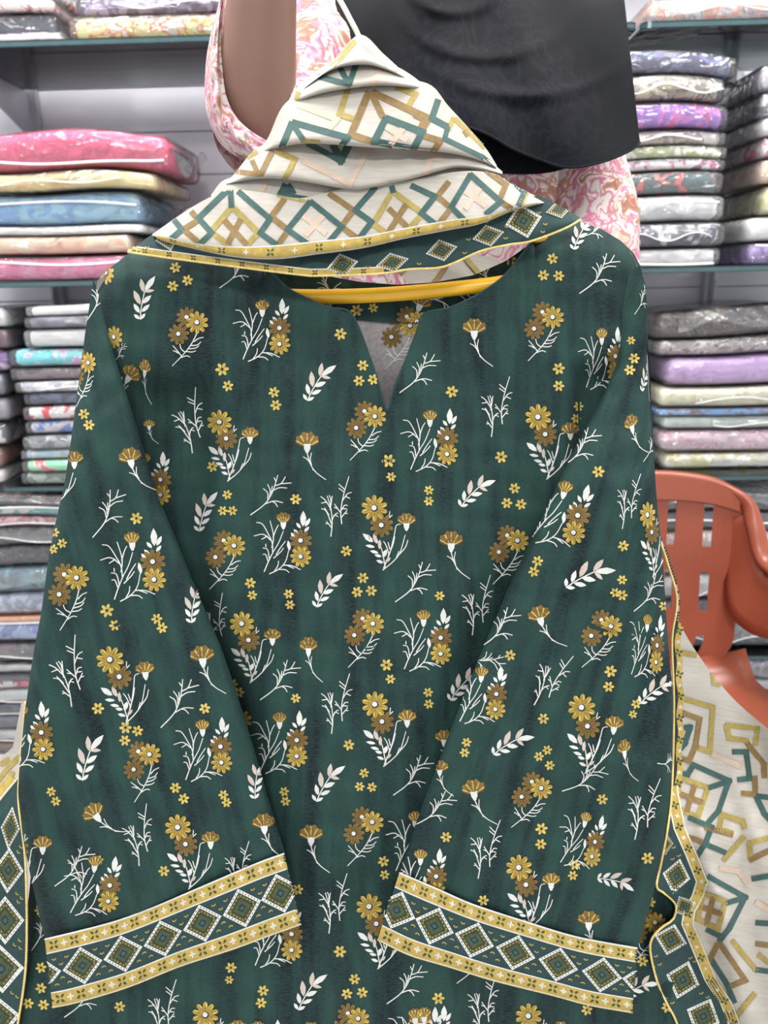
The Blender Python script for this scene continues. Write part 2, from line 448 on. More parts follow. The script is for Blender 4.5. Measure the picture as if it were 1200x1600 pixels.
MOT = dict(Y=lambda p, f, o: daisy(p, 0, 0, 18, True, f, o), A=motif_A, B=motif_B, C=motif_C, D=motif_D, E=motif_E, F=motif_F, G=motif_G)
def lay(pr, items):
    for k, it in enumerate(items):
        kind, x, y = it[:3]
        if kind == 'S': small(pr, x, y, it[3] if len(it) > 3 else 9, None, 0, (x*7+y*3) % 6); continue
        sc = it[3] if len(it) > 3 else 1.0; rt = math.radians(it[4]) if len(it) > 4 else 0.0; sx = it[5] if len(it) > 5 else 1.0
        c, s = math.cos(rt), math.sin(rt)
        def f(P, x=x, y=y, sc=sc, c=c, s=s, sx=sx):
            P = np.asarray(P, float)*sc; return np.stack([x+(P[:, 0]*c-P[:, 1]*s)*sx, y+P[:, 0]*s+P[:, 1]*c], 1)
        MOT[kind](pr, f, 1)

# ---- woven border with diamonds: u runs along, v across 0..1; f maps (u px, v*H) to the pattern
def border(pr, L, H, f, diamonds, gold=(0.0, 0.21), gold2=(0.79, 1.0), hw=32, hh=29, mid=0.5, pitch=33, crescents=True, o=1):
    def ln(v, wd, col, oo): pr.strip(np.stack([np.linspace(0, L, int(L/5)+14), np.full(int(L/5)+14, v*H)], 1), wd, wd, col, oo, f, straight=True)
    for g in (gold, gold2):
        if g is None: continue
        ln((g[0]+g[1])/2, (g[1]-g[0])*H, 'band', o)
        ln(g[0], 2.0, 'white', o+1); ln(g[1], 2.0, 'white', o+1)
        cy = (g[0]+g[1])/2*H; k = 0; u = pitch*0.4; R = (g[1]-g[0])*H*0.33
        while u < L-3:
            if k % 2 == 0:
                for q in range(4):
                    th = math.pi/4+q*math.pi/2
                    pr.fan(ell(u+math.cos(th)*R*0.75, cy+math.sin(th)*R*0.75, R*0.5, R*0.3, th, 6), 'olive', o+1, f)
            else:
                for q in range(4):
                    th = q*math.pi/2; leaf(pr, (u, cy), (u+math.cos(th)*R*0.8, cy+math.sin(th)*R*0.8), R*0.4, 'white', f, o+1)
            u += pitch/2; k += 1
    cy = mid*H
    for u in diamonds:
        def rh(a, b, k=6): t = np.arange(k)/k; q = np.concatenate([np.stack([-1+t, -t], 1), np.stack([t, -1+t], 1), np.stack([1-t, t], 1), np.stack([-t, 1-t], 1)]); return q*np.array([a, b])+np.array([u, cy])
        pr.fan(rh(hw, hh), 'white', o, f, 6); pr.fan(rh(hw*0.80, hh*0.80), 'dark', o+1, f, 5)
        pr.fan(rh(hw*0.77, hh*0.77), 'olive', o+2, f, 5)
        pr.fan(rh(hw*0.55, hh*0.55), 'dark', o+3, f, 4); pr.fan(rh(hw*0.48, hh*0.48), 'olive', o+4, f, 4)
        pr.fan(rh(hw*0.30, hh*0.30), 'teal', o+5, f); pr.fan(rh(hw*0.24, hh*0.24), 'dark', o+6, f); pr.fan(rh(hw*0.13, hh*0.13), 'teal', o+7, f)
        for sx, sy in ((1, 1), (1, -1), (-1, 1), (-1, -1)):
            for t in np.linspace(0.08, 0.92, 7):
                pr.fan(ell(u+sx*hw*0.9*t, cy+sy*hh*0.9*(1-t), 1.1, 1.1, 0, 5), 'dark', o+2, f)
            for t in np.linspace(0.1, 0.9, 5):
                pr.fan(ell(u+sx*hw*0.66*t, cy+sy*hh*0.66*(1-t), 1.4, 1.4, 0, 5), 'gold', o+4, f)
    if crescents and len(diamonds) > 1:
        dd = diamonds[1]-diamonds[0]
        for u0 in [diamonds[0]-dd]+list(diamonds):
            um = u0+dd/2
            for sg in (-1, 1):
                for du, dv in ((-10, 22), (10, 22), (0, 13)):
                    cu, cv = um+du, cy+sg*dv*hh/29
                    th = np.linspace(0.4, math.pi-0.4, 5) if sg < 0 else np.linspace(math.pi+0.4, 2*math.pi-0.4, 5)
                    pr.strip(np.stack([cu+3.4*np.cos(th), cv+3.4*np.sin(th)], 1), 2.0, 2.0, 'must', o, f, 2)

# ================================================================== the room
YF, YB = 1.576, 1.94             # front of the shelves, face of the wall boards
SH = [1.15+0.43-0.42*k for k in range(-1, 4)]     # tops of the glass shelves (k=-1..3)
M['wall'] = plain('white_laminate', (212, 210, 219), 0.35, 0.03, 8)
M['wallgap'] = plain('board_groove', (150, 150, 158), 0.6, 0.05, 10)
M['floor'] = plain('floor_tile_grey', (188, 186, 182), 0.3, 0.08, 12)
M['ceil'] = plain('ceiling_white', (232, 232, 230), 0.9, 0.03, 6)
M['metal'] = plain('painted_metal_grey', (186, 186, 194), 0.35, 0.05, 30, 0.3)
M['slot'] = plain('dark_slot', (40, 40, 44), 0.7, 0.05, 30)
M['deck'] = plain('base_deck_laminate', (205, 203, 205), 0.4, 0.04, 9)

wb = tag(new_obj('wall_back', *box(-2.6, 2.6, YB+0.012, YB+0.12, 0, 2.7), M['wallgap'], smooth=False), 'white boarded back wall behind the glass shelves', None, None, 'structure')
bv, bf = bevel_box(-2.6, 2.6, YB, YB+0.0125, 0.0, 0.0905, 0.002)
for k in range(29):
    b_ = new_obj('wall_board', bv, bf, M['wall'], wb, smooth=False) if k == 0 else None
    if k == 0: first_board = b_
    else:
        b_ = first_board.copy(); COL.objects.link(b_); b_.parent = wb
    b_.location = (0, 0, 0.006+0.0925*k)
fl = tag(new_obj('floor', *box(-2.6, 2.6, -2.2, YB+0.12, -0.05, 0), M['floor'], smooth=False), 'grey shop floor', None, None, 'structure')
ce = tag(new_obj('ceiling', *box(-2.6, 2.6, -2.2, YB+0.12, 2.7, 2.75), M['ceil'], smooth=False), 'white shop ceiling', None, None, 'structure')
for k, (lx, ly) in enumerate(PANELS):
    t = empty('ceiling_light', (lx, ly, 2.62))
    tag(t, 'square white ceiling panel light frame, %s of the five overhead' % ['front left', 'front right', 'rear left', 'rear right', 'added behind the camera'][k], 'ceiling light', 'ceiling panel lights')
    fr = join(box(-.31, .31, -.31, -.285, -.012, .08), box(-.31, .31, .285, .31, -.012, .08), box(-.31, -.285, -.285, .285, -.012, .08), box(.285, .31, -.285, .285, -.012, .08))
    new_obj('frame', *fr, M['metal'], t, smooth=False)
    new_obj('back_plate', *box(-.285, .285, -.285, .285, .05, .08), M['ceil'], t, smooth=False)

# glass
def glass_mat():
    m = bpy.data.materials.new('shelf_glass'); m.use_nodes = True; nt = m.node_tree; nt.nodes.clear(); L = nt.links.new
    out = N(nt, 'ShaderNodeOutputMaterial'); tr = N(nt, 'ShaderNodeBsdfTransparent'); tr.inputs[0].default_value = (0.93, 0.97, 0.96, 1)
    gl = N(nt, 'ShaderNodeBsdfGlossy'); gl.inputs['Roughness'].default_value = 0.03
    fr = N(nt, 'ShaderNodeFresnel', i_IOR=1.5); mx = N(nt, 'ShaderNodeMixShader')
    L(fr.outputs[0], mx.inputs[0]); L(tr.outputs[0], mx.inputs[1]); L(gl.outputs[0], mx.inputs[2]); L(mx.outputs[0], out.inputs[0]); return m
M['glass'] = glass_mat()
M['edge'] = plain('glass_edge_green', (56, 84, 88), 0.12, 0.15, 20, 0, 0.6)
M['edged'] = plain('glass_edge_rim', (22, 44, 46), 0.15, 0.1, 20, 0, 0.5)
XJ = float(onY(1001, 28, YF)[0])                  # where two glass shelves meet
SHN = ['topmost', 'second', 'third', 'fourth', 'lowest']
def glass_shelf(x0, x1, z, label, group):
    t = empty('glass_shelf', ((x0+x1)/2, YF, z)); tag(t, label, 'shelf', group)
    # rounded front corners
    hx = (x1-x0)/2; D = YB-0.05-YF; r = 0.016; th = 0.011
    out = []
    for (cx, a0) in ((-hx+r, math.pi), (hx-r, 1.5*math.pi)):
        for q in range(5):
            a = a0+q*math.pi/8; out.append((cx+r*math.cos(a), r+r*math.sin(a)))
    out += [(hx, D), (-hx, D)]
    n = len(out)
    def slab(z0, z1, sc=0.0):
        v = [(x, y, z0) for x, y in out]+[(x, y, z1) for x, y in out]
        return v
    v = slab(-th, 0)
    f = [tuple(range(n))[::-1], tuple(range(n, 2*n))]
    sides = [(i, (i+1) % n, n+(i+1) % n, n+i) for i in range(n)]
    gp = new_obj('glass_pane', v, f+sides, [M['glass'], M['edge']], t, [0, 0]+[1]*n, False)
    e = 0.0006
    for za, zb in ((-th, -th+0.0016), (-0.0016, 0)):
        o2 = [(x*(1+e/hx), y-e if y < D-0.01 else y) for x, y in out[:-2]]
        vv = [(x, y, za) for x, y in o2]+[(x, y, zb) for x, y in o2]; m = len(o2)
        new_obj('edge_bevel', vv, [(i, i+1, m+i+1, m+i) for i in range(m-1)], M['edged'], gp, smooth=False)
    return t
for k, z in enumerate(SH):
    glass_shelf(XJ-1.30, XJ-0.004, z, '%s of the glass shelves in the left bay, green glass edge' % SHN[k], 'glass shelves of the left bay')
    glass_shelf(XJ+0.004, XJ+1.30, z, '%s of the glass shelves in the right bay, green glass edge' % SHN[k], 'glass shelves of the right bay')
# slotted uprights with brackets
UPX = [float(onY(47, 140, YB-0.01)[0]), float(onY(1108, 440, YB-0.01)[0])]
for k, ux in enumerate(UPX):
    t = empty('shelf_upright', (ux, YB-0.012, 0.0)); tag(t, ['slotted grey metal shelf upright above the pink packs', 'slotted grey metal shelf upright above the silver sparkling pack'][k], 'shelf upright', 'shelf uprights')
    new_obj('channel', *bevel_box(-.014, .014, -.012, .012, 0.0, 2.45, .002), M['metal'], t, smooth=False)
    sl = []
    sv = box(-.008, -.004, -.0128, -.011, 0, .022); s2 = box(.004, .008, -.0128, -.011, 0, .022)
    for z in SH:
        for j in range(3):
            zz = z-0.175-j*0.05
            v1 = [(a, b, c+zz) for a, b, c in sv[0]]; v2 = [(a, b, c+zz) for a, b, c in s2[0]]
            new_obj('slot', *join((v1, sv[1]), (v2, s2[1])), M['slot'], t, smooth=False)
        # bracket: tapering plate below the shelf
        y0 = -0.012; y1 = -(YB-YF)+0.09 if (k == 0 and abs(z-SH[1]) < .01) else -0.035
        prof = [(y0, z-0.012), (y1, z-0.012), (y1, z-0.03), (y0, z-0.115)]
        v = [(-0.0025, a, b) for a, b in prof]+[(0.0025, a, b) for a, b in prof]
        f = [(0, 1, 2, 3), (7, 6, 5, 4)]+[(i, 4+i, 4+(i+1) % 4, (i+1) % 4) for i in range(4)]
        new_obj('bracket', v, f, M['metal'], t, smooth=False)
t = tag(new_obj('base_deck', *bevel_box(-2.0, 2.0, YF+0.01, YB-0.03, 0.0, 0.06, 0.004), M['deck'], smooth=False), 'low white base deck under the lowest glass shelves', 'plinth')

# ================================================================== the green kurta on its hanger
KURTA = empty('kurta', tuple(K(600, 420, -0.02)))
tag(KURTA, 'dark green cotton tunic printed with gold daisies, hanging on a yellow hanger', 'tunic')
def kpanel(*a, **k):
    o = build_panel(*a, parent=None, **k); return adopt(o, KURTA)

def rs(P, n):                    # resample a polyline evenly
    P = np.asarray(P, float); d = np.concatenate([[0], np.cumsum(np.hypot(*np.diff(P, axis=0).T))])
    t = np.linspace(0, d[-1], n); return np.stack([np.interp(t, d, P[:, 0]), np.interp(t, d, P[:, 1])], 1)

LS_O = [(146, 437), (133, 520), (120, 620), (112, 680), (100, 760), (88, 810), (76, 870), (64, 960), (54, 1010), (46, 1062), (38, 1120), (30, 1200), (28, 1240), (36, 1310), (52, 1390), (70, 1468)]
LS_I = [(150, 446), (163, 500), (180, 560), (215, 670), (247, 777), (272, 835), (300, 905), (345, 1010), (362, 1060), (385, 1130), (410, 1215), (432, 1290), (446, 1334)]
RS_O = [(1000, 415), (1008, 445), (1011, 480), (1009, 530), (1013, 610), (1020, 700), (1028, 800), (1036, 880), (1043, 990), (1052, 1090), (1050, 1200), (1045, 1260), (1035, 1330), (1020, 1400), (996, 1482)]
RS_I = [(984, 425), (973, 480), (968, 560), (945, 612), (908, 680), (880, 737), (845, 812), (800, 905), (770, 975), (735, 1060), (700, 1150), (670, 1230), (645, 1300), (624, 1364)]
NECK = [(150, 440), (170, 420), (205, 393), (300, 385), (400, 405), (430, 432), (450, 450), (480, 466), (515, 480), (549, 490), (575, 550), (592, 600), (605, 641), (618, 600), (635, 560),
        (652, 515), (662, 490), (700, 481), (735, 466), (765, 448), (790, 428), (815, 398), (835, 370), (860, 345), (905, 345), (940, 358), (970, 376), (990, 395), (1003, 420), (1008, 450)]
NK = np.array(NECK, float)
def y_top(x): return np.interp(x, NK[:, 0], NK[:, 1])
def bxl(y): return 150+(np.asarray(y)-440)*(-160/1460.)
def bxr(y): return 1008+(np.asarray(y)-450)*(78/1450.)
def li(y): return np.interp(y, [p[1] for p in LS_I]+[1480, 1600], [p[0] for p in LS_I]+[440, 330])
def ri(y): return np.interp(y, [p[1] for p in RS_I]+[1480, 1600], [p[0] for p in RS_I]+[640, 740])

LC_T = [(70, 1468), (120, 1456), (180, 1440), (240, 1418), (320, 1384), (400, 1350), (444, 1334)]
LC_B = [(82, 1574), (120, 1566), (200, 1542), (280, 1510), (360, 1484), (420, 1462), (470, 1444)]
RC_T = [(624, 1364), (680, 1388), (740, 1414), (820, 1440), (900, 1464), (996, 1482)]
RC_B = [(590, 1468), (640, 1492), (700, 1510), (772, 1532), (860, 1554), (920, 1570), (988, 1582)]

def w_body(x, y):
    x = np.asarray(x, float); y = np.asarray(y, float)
    w = wrinkle(x, y, 0.00035, 3)
    w = w+0.0030*np.sin(x/34.+np.sin(y/170.))*sstep(y, 520, 800)+0.006*np.sin(x/90.+1.3)*sstep(y, 480, 700)
    d = y-y_top(x); sh = np.where((x < 415) | (x > 835), 1.0, 0.0)
    w = w-0.018*np.exp(-np.maximum(d, 0)/20)*sh
    w = w-0.02*np.exp(-np.maximum(x-bxl(y), 0)/22)-0.02*np.exp(-np.maximum(bxr(y)-x, 0)/22)
    lf = np.interp(y, [440, 470, 600, 740, 800, 880, 1000, 1100, 1200], [223, 224, 330, 332, 328, 316, 352, 388, 410])
    w = w-0.028*sig((lf-x)/6)*sstep(y, 560, 640)*(1-sstep(y, 1120, 1220))
    w = w-0.004*sig((232-x)/5)*(1-sstep(y, 600, 660))*sstep(y, 440, 500)
    w = w-0.026*sig((x-898)/4)*sstep(y, 545, 600)*(1-sstep(y, 760, 900))
    w = w-0.008*sig((x-966)/4)*(1-sstep(y, 590, 640))*sstep(y, 400, 450)
    w = w-0.016*sig((li(y)+28-x)/16)*sstep(y, 1000, 1150)*(1-sstep(y, 1440, 1560))
    w = w-0.016*sig((x-ri(y)+40)/16)*sstep(y, 800, 1000)*(1-sstep(y, 1440, 1560))
    # neck slit edges lift a little
    w = w+0.003*np.exp(-((x-605)/45)**2)*np.exp(-((y-600)/110)**2)
    # soft bump and dent near the hem of the view
    w = w-0.007*np.exp(-((x-565)/38)**2-((y-1420)/90)**2)+0.005*np.exp(-((x-505)/25)**2-((y-1460)/70)**2)
    w = w+0.0016*np.exp(-((y-712-0.05*(x-600))/5)**2)*np.exp(-((x-610)/45)**2)
    w = w-0.012*np.exp(-((x-1025)/30)**2-((y-1440)/40)**2)
    return w

def w_edge(x, y, I, O, amp, sc):
    return -amp*np.exp(-dist_poly(x, y, I)/sc)-amp*1.6*np.exp(-dist_poly(x, y, O)/(sc*1.6))
def crease(x, y, P, h, wd): return h*np.exp(-(dist_poly(x, y, P)/wd)**2)
def w_ls(x, y):
    x = np.asarray(x, float); y = np.asarray(y, float)
    b = 0.002+0.022*sstep(y, 440, 760)
    w = b+wrinkle(x, y, 0.00035, 5)+w_edge(x, y, LS_I, LS_O, 0.007*sstep(y, 440, 600)+0.001, 6)
    w = w+0.0025*np.sin((x*0.95+y*0.3)/42.)
    w = w+crease(x, y, [(182, 976), (230, 950), (300, 905)], -0.0016, 2.6)+crease(x, y, [(182, 970), (230, 944), (298, 900)], 0.0012, 4)
    w = w+crease(x, y, [(110, 1240), (190, 1200), (330, 1120)], 0.0028, 16)
    w = w-0.010*sstep(y, 1280, 1400)*sig((95-x)/14)
    w = w-0.012*sstep(y-np.interp(x, [p[0] for p in LC_T], [p[1] for p in LC_T]), -4, 10)
    return w
def w_rs(x, y):
    x = np.asarray(x, float); y = np.asarray(y, float)
    b = 0.000+0.024*sstep(y, 520, 800)
    w = b+wrinkle(x, y, 0.00035, 8)+w_edge(x, y, RS_I, RS_O, 0.007*sstep(y, 470, 640)+0.001, 6)
    w = w+0.0025*np.sin((x*0.95-y*0.3)/42.)
    w = w+crease(x, y, [(800, 914), (860, 922), (955, 928)], 0.0022, 3.0)+crease(x, y, [(800, 922), (860, 931), (955, 936)], -0.0016, 4)
    w = w+crease(x, y, [(925, 972), (965, 985), (1025, 985)], 0.0022, 4)+crease(x, y, [(925, 980), (965, 993), (1028, 993)], -0.0022, 4)
    w = w+crease(x, y, [(780, 1080), (860, 1120), (900, 1180), (1040, 1210)], 0.004, 18)
    w = w-0.012*sstep(y-np.interp(x, [p[0] for p in RC_T], [p[1] for p in RC_T]), -4, 10)
    w = w-0.009*np.exp(-((x-965)/45)**2-((y-1385)/38)**2)+0.006*np.exp(-((x-1000)/30)**2-((y-1330)/45)**2)
    return w

BODY = [('Y', 178, 527, 1, 0, .75), ('D', 200, 592, .95, 35, .9), ('E', 184, 625, .9, -30, .6), ('Y', 166, 427, 1, 0, .7), ('G', 186, 553, .5, 0, .7), ('D', 233, 668, .5), ('A', 308, 504), ('E', 222, 470, 1, -20), ('S', 274, 418), ('S', 293, 438), ('S', 270, 447), ('G', 367, 426, .9), ('B', 437, 513), ('S', 347, 577, 11), ('S', 356, 603), ('S', 428, 613), ('S', 431, 633),
 ('D', 226, 583, .9, 8, .55), ('F', 297, 663, 1.05, -14), ('C', 343, 660, .95), ('B', 251, 750, .95), ('S', 332, 729), ('G', 418, 778), ('S', 462, 780), ('E', 317, 803, .95, -14), ('S', 355, 773, 8), ('S', 348, 798, 8), ('S', 363, 798, 8),
 ('S', 532, 522, 10), ('E', 493, 600), ('S', 567, 571), ('S', 561, 595), ('S', 583, 593), ('A', 586, 651), ('D', 480, 699), ('B', 699, 685), ('G', 651, 587), ('S', 706, 612, 10), ('S', 607, 720, 11), ('S', 611, 745, 8),
 ('D', 741, 522), ('A', 864, 496), ('S', 873, 576, 10), ('S', 873, 603), ('B', 962, 557, 1, 0, .8), ('F', 775, 640), ('C', 841, 652), ('S', 783, 714, 10), ('E', 738, 770, .95, 14), ('S', 804, 763), ('S', 792, 786), ('S', 814, 788), ('S', 904, 635, 8), ('S', 900, 654, 8),
 ('S', 863, 404), ('S', 849, 430), ('S', 873, 431), ('G', 932, 432), ('E', 905, 368, .8, -5), ('G', 928, 360, .7, 20), ('G', 1006, 432, .8, 0, .5),
 ('A', 366, 853), ('B', 470, 845), ('F', 524, 796), ('C', 585, 794), ('S', 670, 766, 8), ('S', 670, 783, 8), ('S', 541, 861), ('S', 567, 903), ('S', 558, 925), ('S', 580, 923), ('S', 391, 911), ('S', 394, 930, 8), ('S', 451, 928, 8), ('S', 453, 945, 8),
 ('E', 506, 924, .93), ('G', 644, 914), ('C', 378, 975, .95), ('D', 482, 1018, .95, 0, .8), ('A', 583, 975), ('B', 689, 997), ('A', 809, 845), ('D', 705, 854), ('S', 687, 931, 8), ('F', 745, 950), ('S', 604, 1039, 10), ('S', 610, 1061, 8),
 ('S', 669, 1082, 8), ('S', 670, 1100, 8), ('S', 462, 1091, 8), ('G', 433, 1067), ('F', 525, 1104), ('C', 586, 1101), ('B', 464, 1157), ('S', 545, 1164), ('E', 507, 1226), ('S', 444, 1237, 8), ('S', 446, 1252, 8), ('S', 569, 1208, 8), ('S', 562, 1229, 8), ('S', 581, 1230, 8),
 ('G', 641, 1216), ('A', 582, 1285), ('D', 486, 1313), ('B', 676, 1312), ('S', 373, 1082), ('S', 363, 1069), ('A', 376, 1126), ('D', 694, 1160, .8), ('E', 720, 1072, .95, 10), ('F', 335, 975, .9, -8),
 ('F', 521, 1416), ('C', 577, 1417), ('S', 599, 1346, 9), ('S', 601, 1367, 8), ('S', 531, 1487, 10), ('S', 465, 1390), ('B', 456, 1460), ('S', 361, 1512, 9), ('S', 358, 1531, 7), ('S', 411, 1548), ('S', 408, 1567), ('E', 479, 1552),
 ('S', 554, 1530), ('S', 542, 1553), ('S', 566, 1551), ('G', 631, 1542), ('A', 560, 1592), ('D', 657, 1604), ('C', 321, 1586), ('F', 254, 1582), ('S', 187, 1573), ('S', 64, 1512), ('S', 64, 1544), ('S', 44, 1568), ('S', 68, 1570), ('G', 127, 1563), ('S', 62, 1422),
 ('G', 62, 1458, .8, -20), ('S', 685, 1560, 10), ('F', 754, 1574), ('C', 826, 1588), ('B', 690, 1618), ('S', 917, 1578), ('G', 735, 1515, .8), ('S', 1004, 1502), ('E', 992, 1545, .9, 30), ('S', 1042, 1574), ('A', 1024, 1442, .95), ('S', 1016, 1410), ('B', 430, 1640), ('D', 480, 1640), ('E', 760, 1680)]
BODY += [(q[0], q[1], q[2]+308)+tuple(q[3:]) for q in BODY if 1296 < q[2] < 1604 and 60 < q[1] < 1000]
LSM = [('A', 138, 567, .95, -8, .7), ('S', 131, 647), ('S', 139, 664), ('C', 66, 697, 1, 0, 1), ('D', 205, 723, .98, -12), ('G', 165, 806, 1.05, -14), ('S', 213, 810, 10), ('S', 97, 849, 8), ('S', 85, 832, 8), ('S', 83, 858, 8), ('B', 239, 878, 1.12, -4),
 ('A', 120, 903, 1.1, -12), ('S', 167, 954, 11), ('S', 179, 977), ('S', 245, 967), ('S', 253, 981), ('E', 301, 947, .9, -22), ('C', 172, 1031, 1.05, -6), ('D', 317, 1034, 1.05, -6), ('F', 108, 1055, 1.15, -14), ('G', 275, 1103, 1.1, -10), ('S', 153, 1107, 10), ('S', 320, 1107),
 ('S', 196, 1137, 10), ('S', 215, 1142), ('S', 195, 1157), ('B', 65, 1145, 1.05, -6), ('E', 135, 1188, 1.1, -14), ('A', 234, 1179, 1.0, -12), ('B', 345, 1167, 1.0, -3), ('S', 274, 1231), ('S', 287, 1248), ('S', 349, 1242, 8), ('S', 354, 1254, 8), ('S', 80, 1237, 8), ('S', 87, 1252, 8),
 ('D', 152, 1277, 1.0, -38), ('F', 217, 1310, 1.0, -10), ('C', 278, 1293, 1.0, -2), ('D', 413, 1295, .98, -6), ('E', 399, 1223, .85, -25), ('C', 14, 1298, 1.05), ('G', 112, 1358, 1.0, 0), ('S', 154, 1344, 8), ('S', 256, 1361), ('B', 172, 1384, 1.0, 6), ('F', 371, 1358, .85), ('G', 150, 470, .9, -20)]
RSM = [('S', 986, 532, 7), ('S', 991, 560), ('S', 984, 578), ('D', 988, 670, .95, -18, .62), ('G', 903, 704, 1.0), ('S', 935, 737, 10), ('F', 981, 787, .95, 6, .8), ('B', 903, 806, 1.1, 14), ('S', 974, 853), ('C', 1012, 805, 1.0, 0, .6), ('S', 840, 877), ('S', 834, 893), ('E', 913, 900, 1.15, 32),
 ('S', 972, 906, 8), ('S', 961, 926, 8), ('S', 972, 930), ('G', 1012, 930, .95, 0, .85), ('S', 1037, 947, 8), ('D', 845, 970, .98, -16), ('A', 955, 979, 1.0, 6), ('B', 1027, 1009, 1.05, 6, .62), ('E', 1021, 1080, .95, 22), ('G', 777, 985, 1.0), ('G', 752, 1030, .9, 60), ('S', 797, 1024), ('S', 954, 1049, 10), ('S', 951, 1073),
 ('F', 857, 1065, 1.0, 22), ('B', 776, 1085, .95, 4), ('S', 849, 1123), ('C', 909, 1106, 1.05, 5), ('S', 729, 1160, 8), ('S', 726, 1176, 8), ('E', 794, 1162, .98, 28), ('S', 842, 1182, 8), ('S', 855, 1172, 8), ('S', 859, 1196, 8), ('D', 976, 1178, .95, -10, .6), ('S', 994, 1100, 8), ('S', 989, 1116, 7),
 ('A', 846, 1232, .98, 8), ('G', 910, 1220, .95, 18), ('S', 941, 1249), ('F', 1004, 1268, 1.05, 6), ('D', 741, 1242, 1.0, -8), ('D', 687, 1206, .75), ('B', 930, 1316, .95, 14, .85), ('S', 846, 1295, 10), ('S', 845, 1319, 9), ('S', 697, 1308), ('S', 898, 1351), ('S', 895, 1368, 8), ('S', 1012, 1341, 10),
 ('F', 757, 1331, 1.0, 4), ('C', 811, 1356, 1.0, 0), ('E', 958, 1375, .85, 70), ('B', 682, 1370, .95, 2), ('D', 920, 1446, .95), ('S', 755, 1407), ('G', 676, 1268, .95, 8), ('G', 1002, 470, .8, 0, .5), ('E', 1008, 590, .8, 0, .5), ('G', 1016, 700, .8, 0, .5), ('G', 1042, 1190, .8, 40, .5)]

# front
xs = np.unique(np.concatenate([np.linspace(150, 1008, 150), NK[:, 0]]))
u = (xs-150)/(1008-150); vv = np.linspace(0, 1, 190)
xb = -10+u*(1086+10); yb = 1900.0
tx, ty = xs, y_top(xs)
gx = tx[:, None]*(1-vv)+xb[:, None]*vv; gy = ty[:, None]*(1-vv)+yb*vv
pr = Print(); lay(pr, BODY)
body_poly = list(map(tuple, NECK))+[(1086, 1900), (-10, 1900)]
kpanel('front_panel', gx, gy, w_body, M['green'], pr=pr, poly=body_poly)

# neckline stitching: thin self-fabric roll along the neck edge
nk = catmull(NECK[4:24], 5)
ep = K(nk[:, 0], nk[:, 1]+0.5, w_body(nk[:, 0], nk[:, 1])-0.0004)
adopt(new_obj('neck_hem', *tube(ep, 0.0009, 6), M['green_border']), KURTA)

# back of the tunic, its inside seen through the neck
M['inside'] = plain('cotton_wrong_side', (150, 145, 146), 0.9, 0.2, 300)
BACKN = [(150, 440), (205, 398), (330, 410), (430, 416), (500, 429), (560, 440), (620, 445), (680, 441), (740, 430), (790, 408), (830, 380), (870, 352), (940, 362), (990, 398), (1008, 450)]
BN = np.array(BACKN, float)
def w_back(x, y):
    x = np.asarray(x, float)
    return -0.030-0.034*sstep(y, 560, 700)+0.010*np.exp(-np.maximum(y-np.interp(x, BN[:, 0], BN[:, 1]), 0)/25)*np.where((x < 430) | (x > 800), 1, 0)+wrinkle(x, y, 0.0003, 11)
xs2 = np.linspace(152, 1006, 90); u2 = (xs2-150)/858.; v2 = np.linspace(0, 1, 60)
ty2 = np.interp(xs2, BN[:, 0], BN[:, 1])
gx = xs2[:, None]*(1-v2)+(-8+u2*1092)[:, None]*v2; gy = ty2[:, None]*(1-v2)+1900*v2
pr = Print(); lay(pr, [('A', 641, 509, 1.0)])
kpanel('back_panel', gx, gy, w_back, M['inside'], pr=pr)
fx = np.linspace(420, 830, 60); fv = np.linspace(0, 1, 16)
ft = np.interp(fx, BN[:, 0], BN[:, 1]); fb = np.interp(fx, [420, 470, 550, 600, 640, 680, 760, 830], [430, 470, 499, 504, 505, 500, 465, 384])
gx = np.repeat(fx[:, None], 16, 1); gy = ft[:, None]*(1-fv)+fb[:, None]*fv
pr = Print(); lay(pr, [('S', 557, 485, 10), ('S', 583, 481, 8), ('D', 655, 480, .9, 20), ('G', 690, 462, 1.2, 40), ('G', 512, 455, 1.0, -50), ('G', 500, 488, .8, -60), ('S', 797, 405, 10), ('G', 760, 440, .8, -40), ('A', 652, 503, 1.0)])
def w_fac(x, y): return w_back(x, y)+0.0024
fp = list(zip(fx, ft))+list(zip(fx[::-1], fb[::-1]))
kpanel('neck_facing', gx, gy, w_fac, M['green'], pr=pr, poly=fp)

# sleeves
def sleeve(O, I, wf, items, rot, name='sleeve'):
    n = 130; a = rs(O, n); b = rs(I, n); m = 54
    uu = 0.5-0.5*np.cos(np.linspace(0, math.pi, m))
    gx = a[:, 0:1]*(1-uu)+b[:, 0:1]*uu; gy = a[:, 1:2]*(1-uu)+b[:, 1:2]*uu
    pr = Print(); lay(pr, items)
    return kpanel(name, gx, gy, wf, M['green'], pr=pr, poly=list(a)+list(b[::-1]), rot=rot)
sleeve(LS_O+[(74, 1500)], LS_I+[(456, 1368)], w_ls, LSM, math.radians(14))
sleeve(RS_O+[(994, 1512)], RS_I+[(612, 1398)], w_rs, RSM, math.radians(-16))

